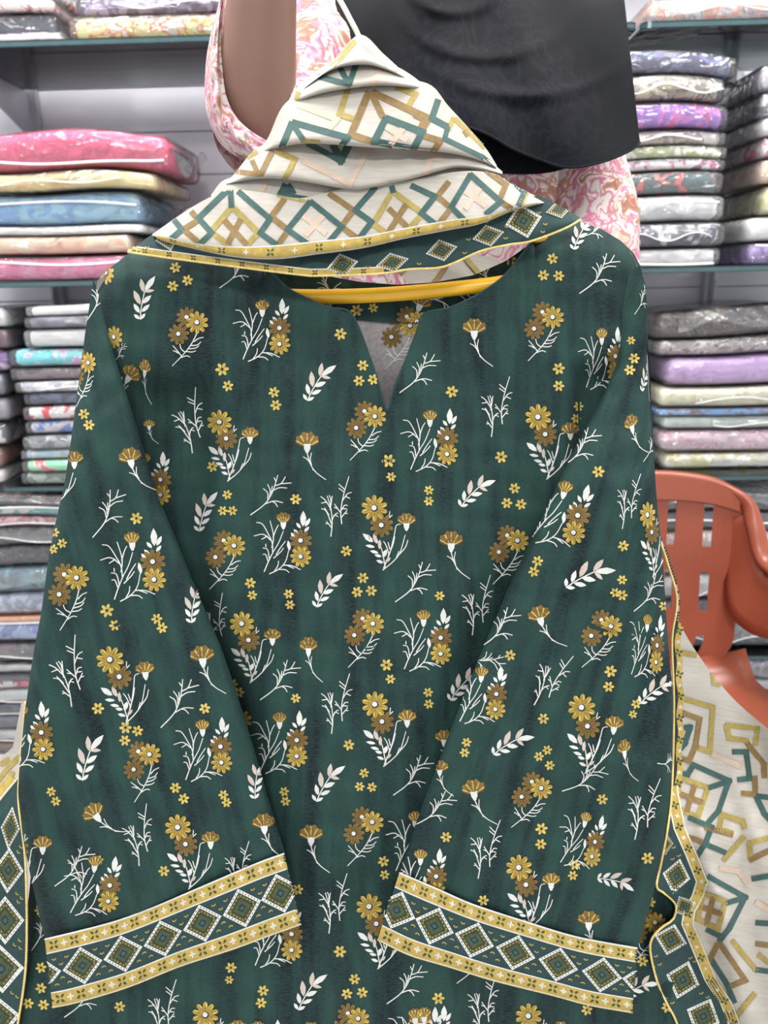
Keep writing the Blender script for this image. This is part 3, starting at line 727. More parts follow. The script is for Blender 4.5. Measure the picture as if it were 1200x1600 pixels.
# cuffs with the diamond border
def cuff(T, B, wf, dia, L, rot):
    n = 70; a = rs(catmull(T, 8), n); b = rs(catmull(B, 8), n); H = 105.0
    tt = np.linspace(0, 1, 18)
    gx = a[:, 0:1]*(1-tt)+b[:, 0:1]*tt; gy = a[:, 1:2]*(1-tt)+b[:, 1:2]*tt
    s = np.linspace(0, L, n)
    def f(P):
        P = np.asarray(P, float); t = P[:, 1:2]/H
        A = np.stack([np.interp(P[:, 0], s, a[:, 0]), np.interp(P[:, 0], s, a[:, 1])], 1)
        Bq = np.stack([np.interp(P[:, 0], s, b[:, 0]), np.interp(P[:, 0], s, b[:, 1])], 1)
        out = A*(1-t)+Bq*t
        bad = (P[:, 0] < 0) | (P[:, 0] > L); out[bad] += np.stack([(P[bad, 0]-np.clip(P[bad, 0], 0, L)), 0*P[bad, 0]], 1)
        return out
    pr = Print(); border(pr, L, H, f, dia)
    poly = list(a)+list(b[::-1])
    edge = list(map(tuple, a))
    def wc(x, y):
        base = 0.0265-0.008*sig((95-np.asarray(x, float))/14)
        return base+wrinkle(x, y, 0.0003, 21)-0.004*np.exp(-dist_poly(np.asarray(x, float), np.asarray(y, float), b)/5.0)+0.0025*np.sin(np.asarray(x, float)/55.)
    o = kpanel('cuff', gx, gy, wc, M['green_border'], pr=pr, poly=poly, rot=rot)
    o['label'] = 'sleeve cuff with diamond and gold band border'
    pp = K(b[:, 0], b[:, 1]-0.5, wc(b[:, 0], b[:, 1])-0.0006)
    new_obj('cuff_piping', *tube(pp, 0.0010, 6), M['pip'], o)
    ll = wc(a[:, 0], a[:, 1])
    new_obj('cuff_piping', *tube(K(a[:, 0], a[:, 1], ll), 0.0008, 6), M['white'], o)
    return o
dl = [5-58, 50, 118, 184, 250, 315, 378]
cuff(LC_T, LC_B, w_ls, [-12, 54, 120, 186, 252, 318, 382], 402., 0)
cuff(RC_T, RC_B, w_rs, [14, 78, 144, 211, 280, 350, 414], 402., 0)

# ================================================================== yellow hanger
HANG = empty('clothes_hanger', tuple(K(600, 455, -0.012)))
tag(HANG, 'yellow plastic clothes hanger with a thin white hook inside the green tunic', 'hanger')
M['yellow'] = plain('yellow_plastic', (232, 176, 36), 0.28, 0.04, 30, 0, 0.3)
M['hook'] = plain('white_coated_wire', (222, 220, 206), 0.35, 0.05, 40)
bx_ = catmull([(230, 450), (330, 458), (450, 463), (540, 463), (620, 459), (710, 451), (790, 441), (880, 420), (930, 405)], 6)
adopt(new_obj('bar', *tube(K(bx_[:, 0], bx_[:, 1], -0.012), 0.0062, 14), M['yellow']), HANG)
for P in ([(562, 95), (520, 150), (440, 270), (340, 380), (230, 450)], [(562, 95), (610, 150), (700, 260), (820, 360), (930, 405)]):
    q = catmull(P, 6); adopt(new_obj('arm', *tube(K(q[:, 0], q[:, 1], -0.012), 0.0055, 12), M['yellow']), HANG)
q = catmull([(565, 100), (562, 62), (546, 28), (531, 0), (512, -34), (500, -70), (502, -105), (522, -128), (548, -122), (558, -100)], 6)
adopt(new_obj('hook', *tube(K(q[:, 0], q[:, 1], -0.006), 0.0021, 10), M['hook']), HANG)

# ================================================================== cream dupatta
DUP = empty('dupatta', tuple(K(562, 90, 0.0)))
tag(DUP, 'cream shawl with teal and mustard line squares gathered over the hanger', 'shawl')
def dpanel(*a, **k):
    return adopt(build_panel(*a, parent=None, **k), DUP)
def col_patch(top, bot, n=70, m=18):
    T = np.array(top, float); B = np.array(bot, float)
    x0, x1 = max(T[0, 0], B[0, 0]), min(T[-1, 0], B[-1, 0])
    Tc, Bc = catmull(T, 6), catmull(B, 6)
    ft = lambda x: np.interp(x, Tc[:, 0], Tc[:, 1]); fb = lambda x: np.maximum(np.interp(x, Bc[:, 0], Bc[:, 1]), ft(x)+0.2)
    xs = x0+(x1-x0)*(0.5-0.5*np.cos(np.linspace(0.02, math.pi-0.02, n))); tt = np.linspace(0, 1, m)**0.8
    gx = np.repeat(xs[:, None], m, 1); gy = ft(xs)[:, None]*(1-tt)+fb(xs)[:, None]*tt
    def st(x, y):
        a, b = ft(x), fb(x); return np.clip((np.asarray(x, float)-x0)/(x1-x0), 0, 1), np.clip((np.asarray(y, float)-a)/(b-a), 0, 1)
    poly = list(zip(xs, ft(xs)))+list(zip(xs[::-1], fb(xs[::-1])))
    return gx, gy, st, poly, ft, fb
def lines(pr, off, s, segs, w=9.0):
    for col, pts, *ww in segs:
        P = np.asarray(pts, float)*s+np.array(off)
        pr.strip(P, ww[0] if ww else w, ww[0] if ww else w, col, {'pale': 0, 'must': 1, 'brwn': 2, 'teal': 3}[col]+1, None, straight=True)
def fold_layer(name, top, bot, base, segs, rise=0.026, side=0.03, roll=0.008, seed=1, extra=None, w=9.0, pr=None, mat='cream', off=(300, 0), post=None):
    gx, gy, st, poly, ft, fb = col_patch(top, bot)
    def wf(x, y):
        s, t = st(x, y); e = np.abs(2*s-1)
        r = base-rise*(1-t)**1.5-side*e**3.5+wrinkle(np.asarray(x, float), np.asarray(y, float), 0.0004, seed)
        r = r-roll*np.exp(-(fb(x)-np.asarray(y, float))/3.0)
        if extra: r = r+extra(x, y)
        return r
    pr = pr or Print()
    lines(pr, off, 1/3., segs, w)
    if post: post(pr, ft, fb)
    return dpanel(name, gx, gy, wf, M[mat], pr=pr, poly=poly), wf, ft, fb

c3 = lambda L: [(a+1050, b) for a, b in L]       # tracing taken from the right-hand half
fold_layer('gathered_fold', [(455, 160), (467, 145), (520, 95), (562, 54), (600, 85), (633, 115), (665, 143)], [(455, 162), (467, 145), (517, 110), (567, 101), (600, 108), (633, 123), (665, 145)], 0.030,
  [('must', [(765, 190), (700, 265), (650, 310)]), ('pale', [(800, 195), (960, 340)]), ('must', [(985, 350), (1060, 395)], 4)], seed=1)
fold_layer('gathered_fold', [(447, 164), (467, 133), (517, 97), (567, 89), (600, 96), (633, 111), (665, 135), (690, 162)], [(447, 166), (507, 145), (587, 134), (640, 137), (667, 142), (690, 164)], 0.031,
  [('teal', [(590, 358), (735, 395), (690, 310)]), ('teal', [(735, 395), (772, 295)]), ('pale', [(880, 320), (835, 430)]), ('must', [(500, 430), (488, 470)], 8)], seed=2)
fold_layer('gathered_fold', [(403, 238), (420, 213), (447, 160), (507, 133), (587, 122), (667, 130), (700, 165), (735, 203), (760, 233), (776, 258)],
  [(403, 240), (437, 231), (483, 224), (573, 230), (633, 233), (700, 239), (740, 248), (776, 262)], 0.042,
  [('must', [(735, 405), (690, 535), (775, 562)]), ('pale', [(490, 488), (680, 560), (640, 605)]), ('brwn', [(830, 428), (745, 630), (860, 668)], 11), ('brwn', [(838, 430), (895, 548)], 10), ('brwn', [(845, 432), (1110, 555), (1070, 620)], 11),
   ('teal', [(912, 548), (855, 662), (1035, 700)], 11), ('teal', [(905, 552), (1080, 618), (1035, 705)], 11), ('pale', [(905, 590), (1010, 660)]), ('pale', [(990, 600), (930, 680)]), ('must', [(955, 408), (1048, 440), (1010, 505)]),
   ('teal', c3([(105, 465), (75, 555), (150, 595)]), 10), ('brwn', [(1085, 635), (1165, 660), (1130, 715), (1030, 705)], 10), ('teal', [(470, 570), (418, 695)], 10), ('teal', [(468, 572), (730, 645), (700, 685)], 10), ('teal', [(470, 580), (525, 660)], 9),
   ('must', [(510, 658), (600, 668)], 8), ('must', c3([(180, 550), (150, 610)]), 9), ('teal', c3([(150, 590), (135, 650), (310, 735), (375, 785)]), 8), ('must', c3([(180, 555), (270, 640), (325, 695)]), 8), ('brwn', c3([(225, 610), (245, 640)]), 8), ('brwn', c3([(-10, 535), (40, 560), (5, 630)]), 9)],
  rise=0.030, seed=3)
fold_layer('gathered_fold', [(353, 283), (365, 273), (400, 232), (437, 221), (483, 214), (573, 220), (700, 228), (750, 240), (785, 268)],
  [(353, 288), (413, 279), (473, 284), (547, 296), (583, 293), (650, 278), (683, 268), (720, 262), (785, 272)], 0.040,
  [('teal', [(540, 670), (695, 752)], 9), ('teal', [(660, 675), (697, 752), (735, 680)], 12), ('brwn', [(378, 705), (318, 825)], 9), ('brwn', [(280, 750), (310, 815), (205, 805)], 8), ('must', [(395, 708), (482, 745), (432, 845)], 9),
   ('must', [(305, 705), (255, 740)], 9), ('pale', [(520, 752), (740, 862), (825, 700)]), ('pale', c3([(130, 745), (70, 740), (40, 830)]))], rise=0.028, seed=4)
fold_layer('gathered_fold', [(330, 304), (353, 280), (413, 270), (473, 274), (547, 286), (600, 282), (650, 268), (720, 255), (790, 280)], [(330, 310), (360, 312), (413, 316), (473, 326), (500, 326), (560, 316), (650, 302), (790, 300)], 0.030,
  [('teal', [(440, 862), (412, 915), (540, 935)], 10), ('teal', [(440, 870), (470, 915)], 16), ('pale', [(345, 850), (300, 960)])], rise=0.012, seed=5)
GB = [(238, 368), (260, 378), (300, 388), (367, 402), (433, 405), (500, 397), (567, 388), (633, 373), (700, 360), (747, 351), (783, 337), (800, 330), (850, 317)]
GT = [(238, 366), (260, 370), (300, 380), (367, 386), (433, 384), (500, 377), (567, 370), (633, 357), (700, 345), (747, 339), (783, 332), (800, 327), (850, 316)]
def gold_strip(pr, ft, fb):
    T, B = catmull(GT, 6), catmull(GB, 6); L = 600.
    def f(P):
        P = np.asarray(P, float); x = 240+P[:, 0]; v = P[:, 1:2]/20.
        return np.stack([x, np.interp(x, T[:, 0], T[:, 1])*(1-v[:, 0])+np.interp(x, B[:, 0], B[:, 1])*v[:, 0]], 1)
    border(pr, 600., 20., f, [], gold=(0.0, 0.93), gold2=None, pitch=76, o=6)
fold_layer('bordered_front', [(238, 366), (290, 330), (330, 307), (360, 297), (413, 301), (440, 307), (477, 310), (485, 307), (560, 290), (600, 287), (650, 280), (700, 270), (740, 267), (775, 272), (795, 285), (840, 308), (850, 315)], GB, 0.046,
  [('teal', [(180, 888), (185, 975)]), ('teal', [(165, 890), (30, 1022), (92, 1090), (35, 1145)]), ('teal', [(215, 895), (365, 1025), (320, 1092), (400, 1150)]), ('must', [(190, 965), (88, 1085), (180, 1155)]), ('must', [(185, 965), (312, 1090), (250, 1155)]),
   ('brwn', [(150, 1030), (260, 1150)]), ('brwn', [(230, 1025), (165, 1145)]), ('brwn', [(-5, 990), (30, 1030), (-40, 1075), (40, 1145)]), ('teal', [(-85, 1030), (-48, 1075), (-105, 1125)]), ('must', [(120, 895), (150, 880)]),
   ('teal', [(556, 942), (448, 1076), (545, 1145)]), ('teal', [(552, 942), (702, 1062), (640, 1135)]), ('pale', [(520, 1010), (630, 1095)]), ('pale', [(620, 1005), (530, 1105)]), ('brwn', [(435, 930), (370, 1015), (452, 1078), (400, 1150)]), ('must', [(400, 915), (540, 945)], 5),
   ('brwn', [(640, 905), (757, 985), (700, 1062), (780, 1120)]), ('teal', [(862, 875), (765, 985), (842, 1040), (785, 1115)]), ('must', [(942, 895), (848, 1050), (915, 1095)]), ('must', [(938, 895), (1082, 1000), (1010, 1080)]), ('brwn', [(920, 975), (1010, 1065)]), ('brwn', [(1005, 955), (920, 1090)]),
   ('teal', [(935, 870), (945, 905)]), ('teal', [(1025, 868), (1138, 920), (1075, 1000), (1140, 1050)]), ('brwn', [(1205, 850), (1150, 920), (1215, 975), (1160, 1045)]), ('teal', c3([(258, 815), (165, 970), (230, 1035)])), ('teal', c3([(252, 815), (397, 945), (325, 1005)])),
   ('pale', c3([(230, 895), (330, 965)])), ('pale', c3([(300, 880), (230, 980)])), ('brwn', c3([(320, 790), (422, 865), (390, 940), (450, 980)])), ('teal', c3([(440, 835), (508, 900), (480, 965)])), ('must', c3([(520, 900), (490, 960)]))],
  rise=0.016, side=0.024, roll=0.006, seed=6, post=gold_strip)
# green hem that folds under the front
HT = [(199, 392), (212, 385), (240, 366), (260, 374), (300, 382), (367, 394), (433, 397), (500, 389), (567, 380), (633, 365), (700, 352), (747, 343), (783, 328), (800, 319), (840, 306), (880, 325), (908, 341)]
HB = [(199, 394), (300, 408), (400, 421), (474, 430), (500, 431), (590, 428), (640, 421), (693, 417), (750, 393), (793, 383), (830, 377), (883, 357), (908, 343)]
def hem_print(pr, ft, fb):
    for cx, cy, a, b in ((262, 372, 20, 20), (535, 414, 26, 18), (613, 410, 27, 15), (690, 391, 26, 17), (763, 368, 26, 17), (818, 345, 30, 27), (874, 327, 22, 14)):
        def f(P, cx=cx, cy=cy): P = np.asarray(P, float); return np.stack([cx+P[:, 0]*0.95+P[:, 1]*0.25, cy+P[:, 1]-P[:, 0]*0.22], 1)
        border(pr, 1, 0.0001, f, [0], gold=None, gold2=None, hw=a, hh=b, crescents=False, o=9)
    for cx, cy in ((230, 384), (280, 395), (726, 393), (732, 372), (790, 370), (848, 360), (852, 348), (792, 352), (842, 330), (655, 410), (575, 415), (843, 316), (760, 345)):
        th = np.linspace(0.3, math.pi-0.3, 5); pr.strip(np.stack([cx+3.2*np.cos(th), cy+3*np.sin(th)], 1), 1.8, 1.8, 'must', 9, None, 2)
    x = np.linspace(200, 600, 60); yb_ = fb(x)
    pr.strip(np.stack([x, yb_-5.5], 1), 9, 9, 'band', 5, None, straight=True); pr.strip(np.stack([x, yb_-10.5], 1), 1.6, 1.6, 'white', 6, None, straight=True)
    for k in range(10):
        for q in range(4):
            th = math.pi/4+q*math.pi/2; xx = 226+k*38
            pr.fan(ell(xx+3*math.cos(th), fb(np.array([xx]))[0]-5.5+3*math.sin(th), 2.4, 1.4, th, 6), 'olive', 6)
o_, wf_h, ft_h, fb_h = fold_layer('border_hem', HT, HB, 0.034, [], rise=0.008, side=0.026, roll=0.003, seed=7, post=hem_print, mat='green_border',
  extra=lambda x, y: 0.004*np.sin(np.asarray(x, float)/30.)*sstep(x, 520, 600)*(1-sstep(x, 700, 800)))
hx = np.linspace(200, 907, 120); hy = fb_h(hx)
new_obj('hem_piping', *tube(K(hx, hy-0.3, wf_h(hx, hy)+0.001), 0.0010, 6), M['pip'], o_)

# --- the long fall on the right, behind and beside the sleeve
RL = np.array([(600, 400), (620, 425), (800, 600), (960, 760), (1022, 830), (1046, 890), (1058, 940), (1050, 1000), (1053, 1100), (1050, 1230), (1043, 1295), (1033, 1348), (1026, 1385), (1040, 1397), (1056, 1414), (1052, 1436), (1034, 1449), (1019, 1466), (1016, 1487), (1026, 1531), (1042, 1568), (1058, 1600), (1080, 1680), (1110, 1860)], float)
RR = np.array([(770, 400), (800, 425), (900, 600), (1000, 800), (1035, 900), (1060, 970), (1100, 1036), (1150, 1096), (1205, 1143), (1290, 1220), (1360, 1330), (1400, 1450), (1450, 1860)], float)
RLc, RRc = catmull(RL, 5), catmull(RR, 5)
rl = lambda y: np.interp(y, RLc[:, 1], RLc[:, 0]); rr = lambda y: np.maximum(np.interp(y, RRc[:, 1], RRc[:, 0]), rl(y)+4)
RG = np.array([(830, 1036), (900, 1056), (1000, 1062), (1100, 1060), (1235, 1059), (1295, 1071), (1340, 1091), (1378, 1106), (1400, 1099), (1425, 1086), (1444, 1083), (1482, 1099), (1531, 1119), (1568, 1144), (1600, 1156), (1700, 1190), (1860, 1230)], float)
rg = lambda y: np.interp(y, RG[:, 0], RG[:, 1])          # outer edge of the gold strip
def w_fall(x, y):
    x = np.asarray(x, float); y = np.asarray(y, float); d = x-rl(y)
    w = -0.040+0.034*sstep(y, 1180, 1330)-0.0004*np.maximum(d, 0)*0.5
    q = x-0.30*(y-1200)
    a = sstep(d, 20, 90)*sstep(y, 960, 1150)
    w = w+a*(0.016*np.sin(q/27.)+0.010*np.sin(q/14.+1.0)+0.006*np.sin(x/40.+y/90.))
    w = w-0.012*np.exp(-((y-1418)/16)**2)*np.exp(-np.maximum(d, 0)/45)+0.010*np.exp(-((y-1385)/14)**2)*np.exp(-np.maximum(d, 0)/40)+0.006*np.exp(-((y-1475)/25)**2)*np.exp(-np.maximum(d, 0)/50)
    return w+wrinkle(x, y, 0.0005, 31)
ys = np.concatenate([np.linspace(400, 1240, 60), np.linspace(1246, 1620, 110), np.linspace(1630, 1860, 16)])
uu = np.linspace(0, 1, 130)**1.15
gx = rl(ys)[:, None]*(1-uu)+rr(ys)[:, None]*uu; gy = np.repeat(ys[:, None], 130, 1)
poly = list(zip(rl(ys), ys))+list(zip(rr(ys)[::-1], ys[::-1]))
pr = Print()
# green border field and gold strip follow the hem
yy = np.linspace(1228, 1860, 200)
L_, R_ = rl(yy), rg(yy)
P_ = np.vstack([np.stack([L_+(R_-L_)*k/20., yy], 1) for k in range(21)]); n_ = len(yy); tr = []
for k in range(20):
    for i in range(n_-1): tr += [(k*n_+i, (k+1)*n_+i, (k+1)*n_+i+1), (k*n_+i, (k+1)*n_+i+1, k*n_+i+1)]
pr.add(P_, tr, 'green_border', 6)
ctr = np.stack([rg(yy)-9, yy], 1); pr.strip(ctr, 17, 17, 'band', 9, None, straight=True)
for dd in (-17.5, -0.5): pr.strip(np.stack([rg(yy)+dd, yy], 1), 2, 2, 'white', 11, None, straight=True)
y2 = np.linspace(832, 1240, 90); pr.strip(np.stack([rl(y2)+2.5, y2], 1), 8, 8, 'dark', 8, None, straight=True); pr.strip(np.stack([rl(y2)+10+1.5*np.sin(y2/9.), y2], 1), 9, 9, 'band', 9, None, straight=True)
for k, y_ in enumerate(np.arange(850, 1850, 17)):
    cx = (rg(y_)-9) if y_ > 1235 else rl(y_)+10
    for q in range(4):
        th = math.pi/4+q*math.pi/2+0.4
        if k % 2 == 0: pr.fan(ell(cx+4*math.cos(th), y_+4*math.sin(th), 3.2, 1.9, th, 6), 'olive', 12)
        else: leaf(pr, (cx, y_), (cx+4*math.cos(th-.8), y_+4*math.sin(th-.8)), 2.0, 'white', None, 12)
for cx, cy, a, b, rt in ((1057, 1369, 22, 28, .2), (1070, 1417, 18, 19, -.5), (1048, 1468, 26, 25, .25), (1067, 1531, 27, 31, .3), (1099, 1588, 28, 30, .4), (1040, 1318, 12, 18, 0)):
    c_, s_ = math.cos(rt), math.sin(rt)
    def f(P, cx=cx, cy=cy, c_=c_, s_=s_): P = np.asarray(P, float); return np.stack([cx+P[:, 0]*c_-P[:, 1]*s_, cy+P[:, 0]*s_+P[:, 1]*c_], 1)
    border(pr, 1, 0.0001, f, [0], gold=None, gold2=None, hw=a, hh=b, crescents=False, o=9)
for cx, cy in ((1052, 1322), (1060, 1335), (1050, 1340), (1024, 1492), (1030, 1505), (1020, 1510), (1085, 1500), (1078, 1495), (1042, 1556), (1050, 1565), (1095, 1550), (1105, 1556), (1070, 1445), (1078, 1455)):
    th = np.linspace(0.3, math.pi-0.3, 5)-.4; pr.strip(np.stack([cx+3.2*np.cos(th), cy+3*np.sin(th)], 1), 1.8, 1.8, 'must', 9, None, 2)
S_ = 1/2.46
def rlines(segs, off=(900, 950)):
    for col, pts, *ww in segs:
        pr.strip(np.asarray(pts, float)*S_+np.array(off), ww[0] if ww else 8.5, ww[0] if ww else 8.5, col, {'pale': 0, 'must': 1, 'brwn': 2, 'teal': 3}[col]+0.2, None, straight=True)
SEGS = ([('must', [(395, 170), (465, 182)]), ('must', [(515, 200), (530, 290), (570, 300)], 6), ('must', [(385, 340), (527, 383), (515, 552), (470, 538)]), ('brwn', [(385, 392), (476, 428), (460, 530), (435, 588), (380, 570)]), ('teal', [(400, 462), (440, 458), (420, 520), (385, 562)]),
 ('teal', [(370, 628), (430, 640), (452, 603), (590, 665), (508, 692)]), ('teal', [(588, 665), (548, 780), (508, 825)]), ('must', [(400, 652), (508, 690), (468, 805), (385, 765), (400, 652)]), ('brwn', [(458, 675), (425, 785)]), ('brwn', [(395, 712), (490, 748)]),
 ('teal', [(432, 805), (522, 842), (500, 900), (465, 955)]), ('brwn', [(495, 842), (605, 872)]), ('brwn', [(430, 880), (490, 902)]), ('teal', [(485, 902), (578, 942)]), ('must', [(552, 790), (640, 820), (650, 850)]), ('must', [(560, 795), (550, 850), (605, 866)]), ('must', [(648, 878), (565, 972)]),
 ('must', [(575, 450), (697, 463), (688, 530)]), ('must', [(578, 450), (590, 500), (665, 512)]), ('teal', [(600, 553), (655, 553), (668, 655), (620, 660)]), ('brwn', [(655, 515), (722, 600), (725, 655)]), ('brwn', [(635, 712), (690, 716), (688, 645)]), ('teal', [(690, 722), (745, 728)]), ('teal', [(692, 722), (725, 790), (760, 830)]),
 ('must', [(660, 905), (760, 880)]), ('brwn', [(665, 972), (760, 925)]), ('teal', [(675, 1042), (760, 1028)]), ('must', [(665, 900), (672, 960)]), ('teal', [(505, 1030), (652, 1112), (575, 1135)]), ('teal', [(650, 1112), (590, 1232), (548, 1285)]),
 ('must', [(488, 1098), (575, 1127), (545, 1235), (468, 1198), (488, 1098)]), ('brwn', [(528, 1110), (500, 1220)]), ('brwn', [(475, 1148), (562, 1178)]), ('teal', [(500, 1235), (570, 1270)]), ('brwn', [(548, 1285), (652, 1432), (575, 1462)]), ('must', [(600, 1278), (692, 1390), (690, 1400)]), ('must', [(690, 1480), (615, 1572)]),
 ('brwn', [(545, 1290), (490, 1400)]), ('teal', [(515, 1345), (575, 1440), (610, 1520)]), ('pale', [(520, 560), (640, 612)]), ('pale', [(550, 1000), (625, 1012), (660, 1060)]), ('pale', [(690, 1130), (760, 1170)]), ('teal', [(690, 1210), (760, 1215)]), ('brwn', [(690, 1290), (760, 1300)]), ('must', [(700, 1330), (760, 1380)]), ('teal', [(690, 1390), (760, 1400)])])
rlines(SEGS)
rlines([s for s in SEGS if max(p[0] for p in s[1]) < 600], (1115, 1010))      # the pattern goes on beyond the picture
rlines([s for s in SEGS if max(p[0] for p in s[1]) < 700 and min(p[1] for p in s[1]) > 500], (930, 1440))
# through the neck opening
pr.strip([(640, 412), (600, 452)], 8, 8, 'brwn', 2, None, straight=True); pr.strip([(600, 412), (640, 452)], 8, 8, 'brwn', 2, None, straight=True); pr.strip([(700, 412), (672, 450)], 8, 8, 'brwn', 2, None, straight=True); pr.strip([(725, 400), (760, 440)], 8, 8, 'must', 2, None, straight=True)
lf_o = dpanel('long_fall', gx, gy, w_fall, M['cream'], pr=pr, poly=poly, rot=-0.2, eps=0.0011)
y3 = np.linspace(832, 1850, 200)
new_obj('hem_piping', *tube(K(rl(y3), y3, w_fall(rl(y3), y3)+0.0008), 0.0011, 6), M['pip'], lf_o)

# --- the other end showing at the left edge
LL = np.array([(34, 1095), (20, 1168), (-14, 1196), (-80, 1290), (-140, 1420), (-150, 1860)], float)
LR = np.array([(40, 1095), (36, 1150), (31, 1200), (29, 1250), (35, 1300), (40, 1350), (42, 1430), (41, 1500), (36, 1550), (28, 1600), (15, 1700), (10, 1860)], float)
ll = lambda y: np.interp(y, LL[:, 1], LL[:, 0]); lr = lambda y: np.interp(y, catmull(LR, 5)[:, 1], catmull(LR, 5)[:, 0])
def w_fl(x, y):
    x = np.asarray(x, float); y = np.asarray(y, float); d = lr(y)-x
    return -0.026+0.030*sstep(y, 1180, 1300)-0.0002*d+0.006*np.sin(d/22.+y/130.)*sstep(d, 5, 60)+wrinkle(x, y, 0.0005, 41)
ys = np.linspace(1095, 1860, 150); uu = np.linspace(0, 1, 60)
gx = ll(ys)[:, None]*(1-uu)+lr(ys)[:, None]*uu; gy = np.repeat(ys[:, None], 60, 1)
poly = list(zip(ll(ys), ys))+list(zip(lr(ys)[::-1], ys[::-1]))
pr = Print()
yy = np.linspace(1215, 1860, 150); wdt = np.interp(yy, [1215, 1260, 1400], [4, 40, 80]); R_ = lr(yy); L_ = R_-wdt; n_ = len(yy); tr = []
P_ = np.vstack([np.stack([L_+(R_-L_)*k/20., yy], 1) for k in range(21)])
for k in range(20):
    for i in range(n_-1): tr += [(k*n_+i, (k+1)*n_+i, (k+1)*n_+i+1), (k*n_+i, (k+1)*n_+i+1, k*n_+i+1)]
pr.add(P_, tr, 'green_border', 6)
pr.strip(np.stack([L_-6, yy], 1), 16, 16, 'band', 9, None, straight=True); pr.strip(np.stack([L_+2, yy], 1), 2, 2, 'white', 11, None, straight=True)
for cx, cy, a, b, rt in ((16, 1294, 15, 34, 0.1), (13, 1360, 24, 36, .05), (8, 1438, 30, 38, .0), (2, 1514, 36, 38, -.05), (-6, 1590, 38, 38, -.1), (-10, 1666, 38, 38, -.1)):
    c_, s_ = math.cos(rt), math.sin(rt)
    def f(P, cx=cx, cy=cy, c_=c_, s_=s_): P = np.asarray(P, float); return np.stack([cx+P[:, 0]*c_-P[:, 1]*s_, cy+P[:, 0]*s_+P[:, 1]*c_], 1)
    border(pr, 1, 0.0001, f, [0], gold=None, gold2=None, hw=a, hh=b, crescents=False, o=9)
for cx, cy in ((30, 1330), (34, 1322), (28, 1395), (35, 1402), (24, 1475), (32, 1468), (33, 1480), (20, 1550), (28, 1556), (30, 1408)):
    th = np.linspace(0.3, math.pi-0.3, 5)+.8; pr.strip(np.stack([cx+3.2*np.cos(th), cy+3*np.sin(th)], 1), 1.8, 1.8, 'must', 9, None, 2)
for P in ([(-5, 1222), (12, 1200), (30, 1182)], [(0, 1195), (14, 1186)], [(5, 1235), (20, 1205)]):
    pr.strip(P, 8, 8, 'must', 1, None, straight=True)
sf_o = dpanel('short_fall', gx, gy, w_fl, M['cream'], pr=pr, poly=poly, eps=0.0009)
y3 = np.linspace(1096, 1850, 140)
new_obj('hem_piping', *tube(K(lr(y3), y3, w_fl(lr(y3), y3)+0.001), 0.0011, 6), M['pip'], sf_o)

# ================================================================== person behind the tunic
def floral_mat():
    m, nt, b = nodes_of('pink_floral_cotton'); L = nt.links.new
    tc = N(nt, 'ShaderNodeTexCoord').outputs['Object']
    wr = N(nt, 'ShaderNodeTexNoise', i_Scale=22.0, i_Detail=2.0); L(tc, wr.inputs['Vector'])
    mx = N(nt, 'ShaderNodeVectorMath', operation='MULTIPLY_ADD'); mx.inputs[1].default_value = (0.06, 0.06, 0.06); L(wr.outputs['Color'], mx.inputs[0]); L(tc, mx.inputs[2])
    n1 = N(nt, 'ShaderNodeTexNoise', i_Scale=15.0, i_Detail=1.0, i_Distortion=2.0); L(mx.outputs[0], n1.inputs['Vector'])
    r1 = ramp(nt, [(0.0, lin((204, 194, 190))), (0.47, lin((204, 194, 190))), (0.50, lin((186, 98, 132))), (0.535, lin((206, 162, 172))), (0.57, lin((234, 220, 216))), (0.64, lin((172, 124, 104))), (0.69, lin((150, 96, 78))), (0.73, lin((226, 206, 198)))])
    L(n1.outputs[0], r1.inputs[0])
    n2 = N(nt, 'ShaderNodeTexNoise', i_Scale=34.0, i_Detail=1.0, i_Distortion=2.4); L(mx.outputs[0], n2.inputs['Vector'])
    r2 = ramp(nt, [(0.0, (0, 0, 0, 1)), (0.54, (0, 0, 0, 1)), (0.57, (1, 1, 1, 1)), (0.63, (1, 1, 1, 1)), (0.66, (0, 0, 0, 1))]); L(n2.outputs[0], r2.inputs[0])
    n3 = N(nt, 'ShaderNodeTexNoise', i_Scale=14.0); L(tc, n3.inputs['Vector'])
    r3 = ramp(nt, [(0.46, lin((176, 130, 112))), (0.54, lin((190, 112, 142)))]); L(n3.outputs[0], r3.inputs[0])
    mix = N(nt, 'ShaderNodeMixRGB'); L(r2.outputs[0], mix.inputs[0]); L(r1.outputs[0], mix.inputs[1]); L(r3.outputs[0], mix.inputs[2])
    L(mix.outputs[0], b.inputs['Base Color']); b.inputs['Roughness'].default_value = 0.8
    return m
M['floral'] = floral_mat()
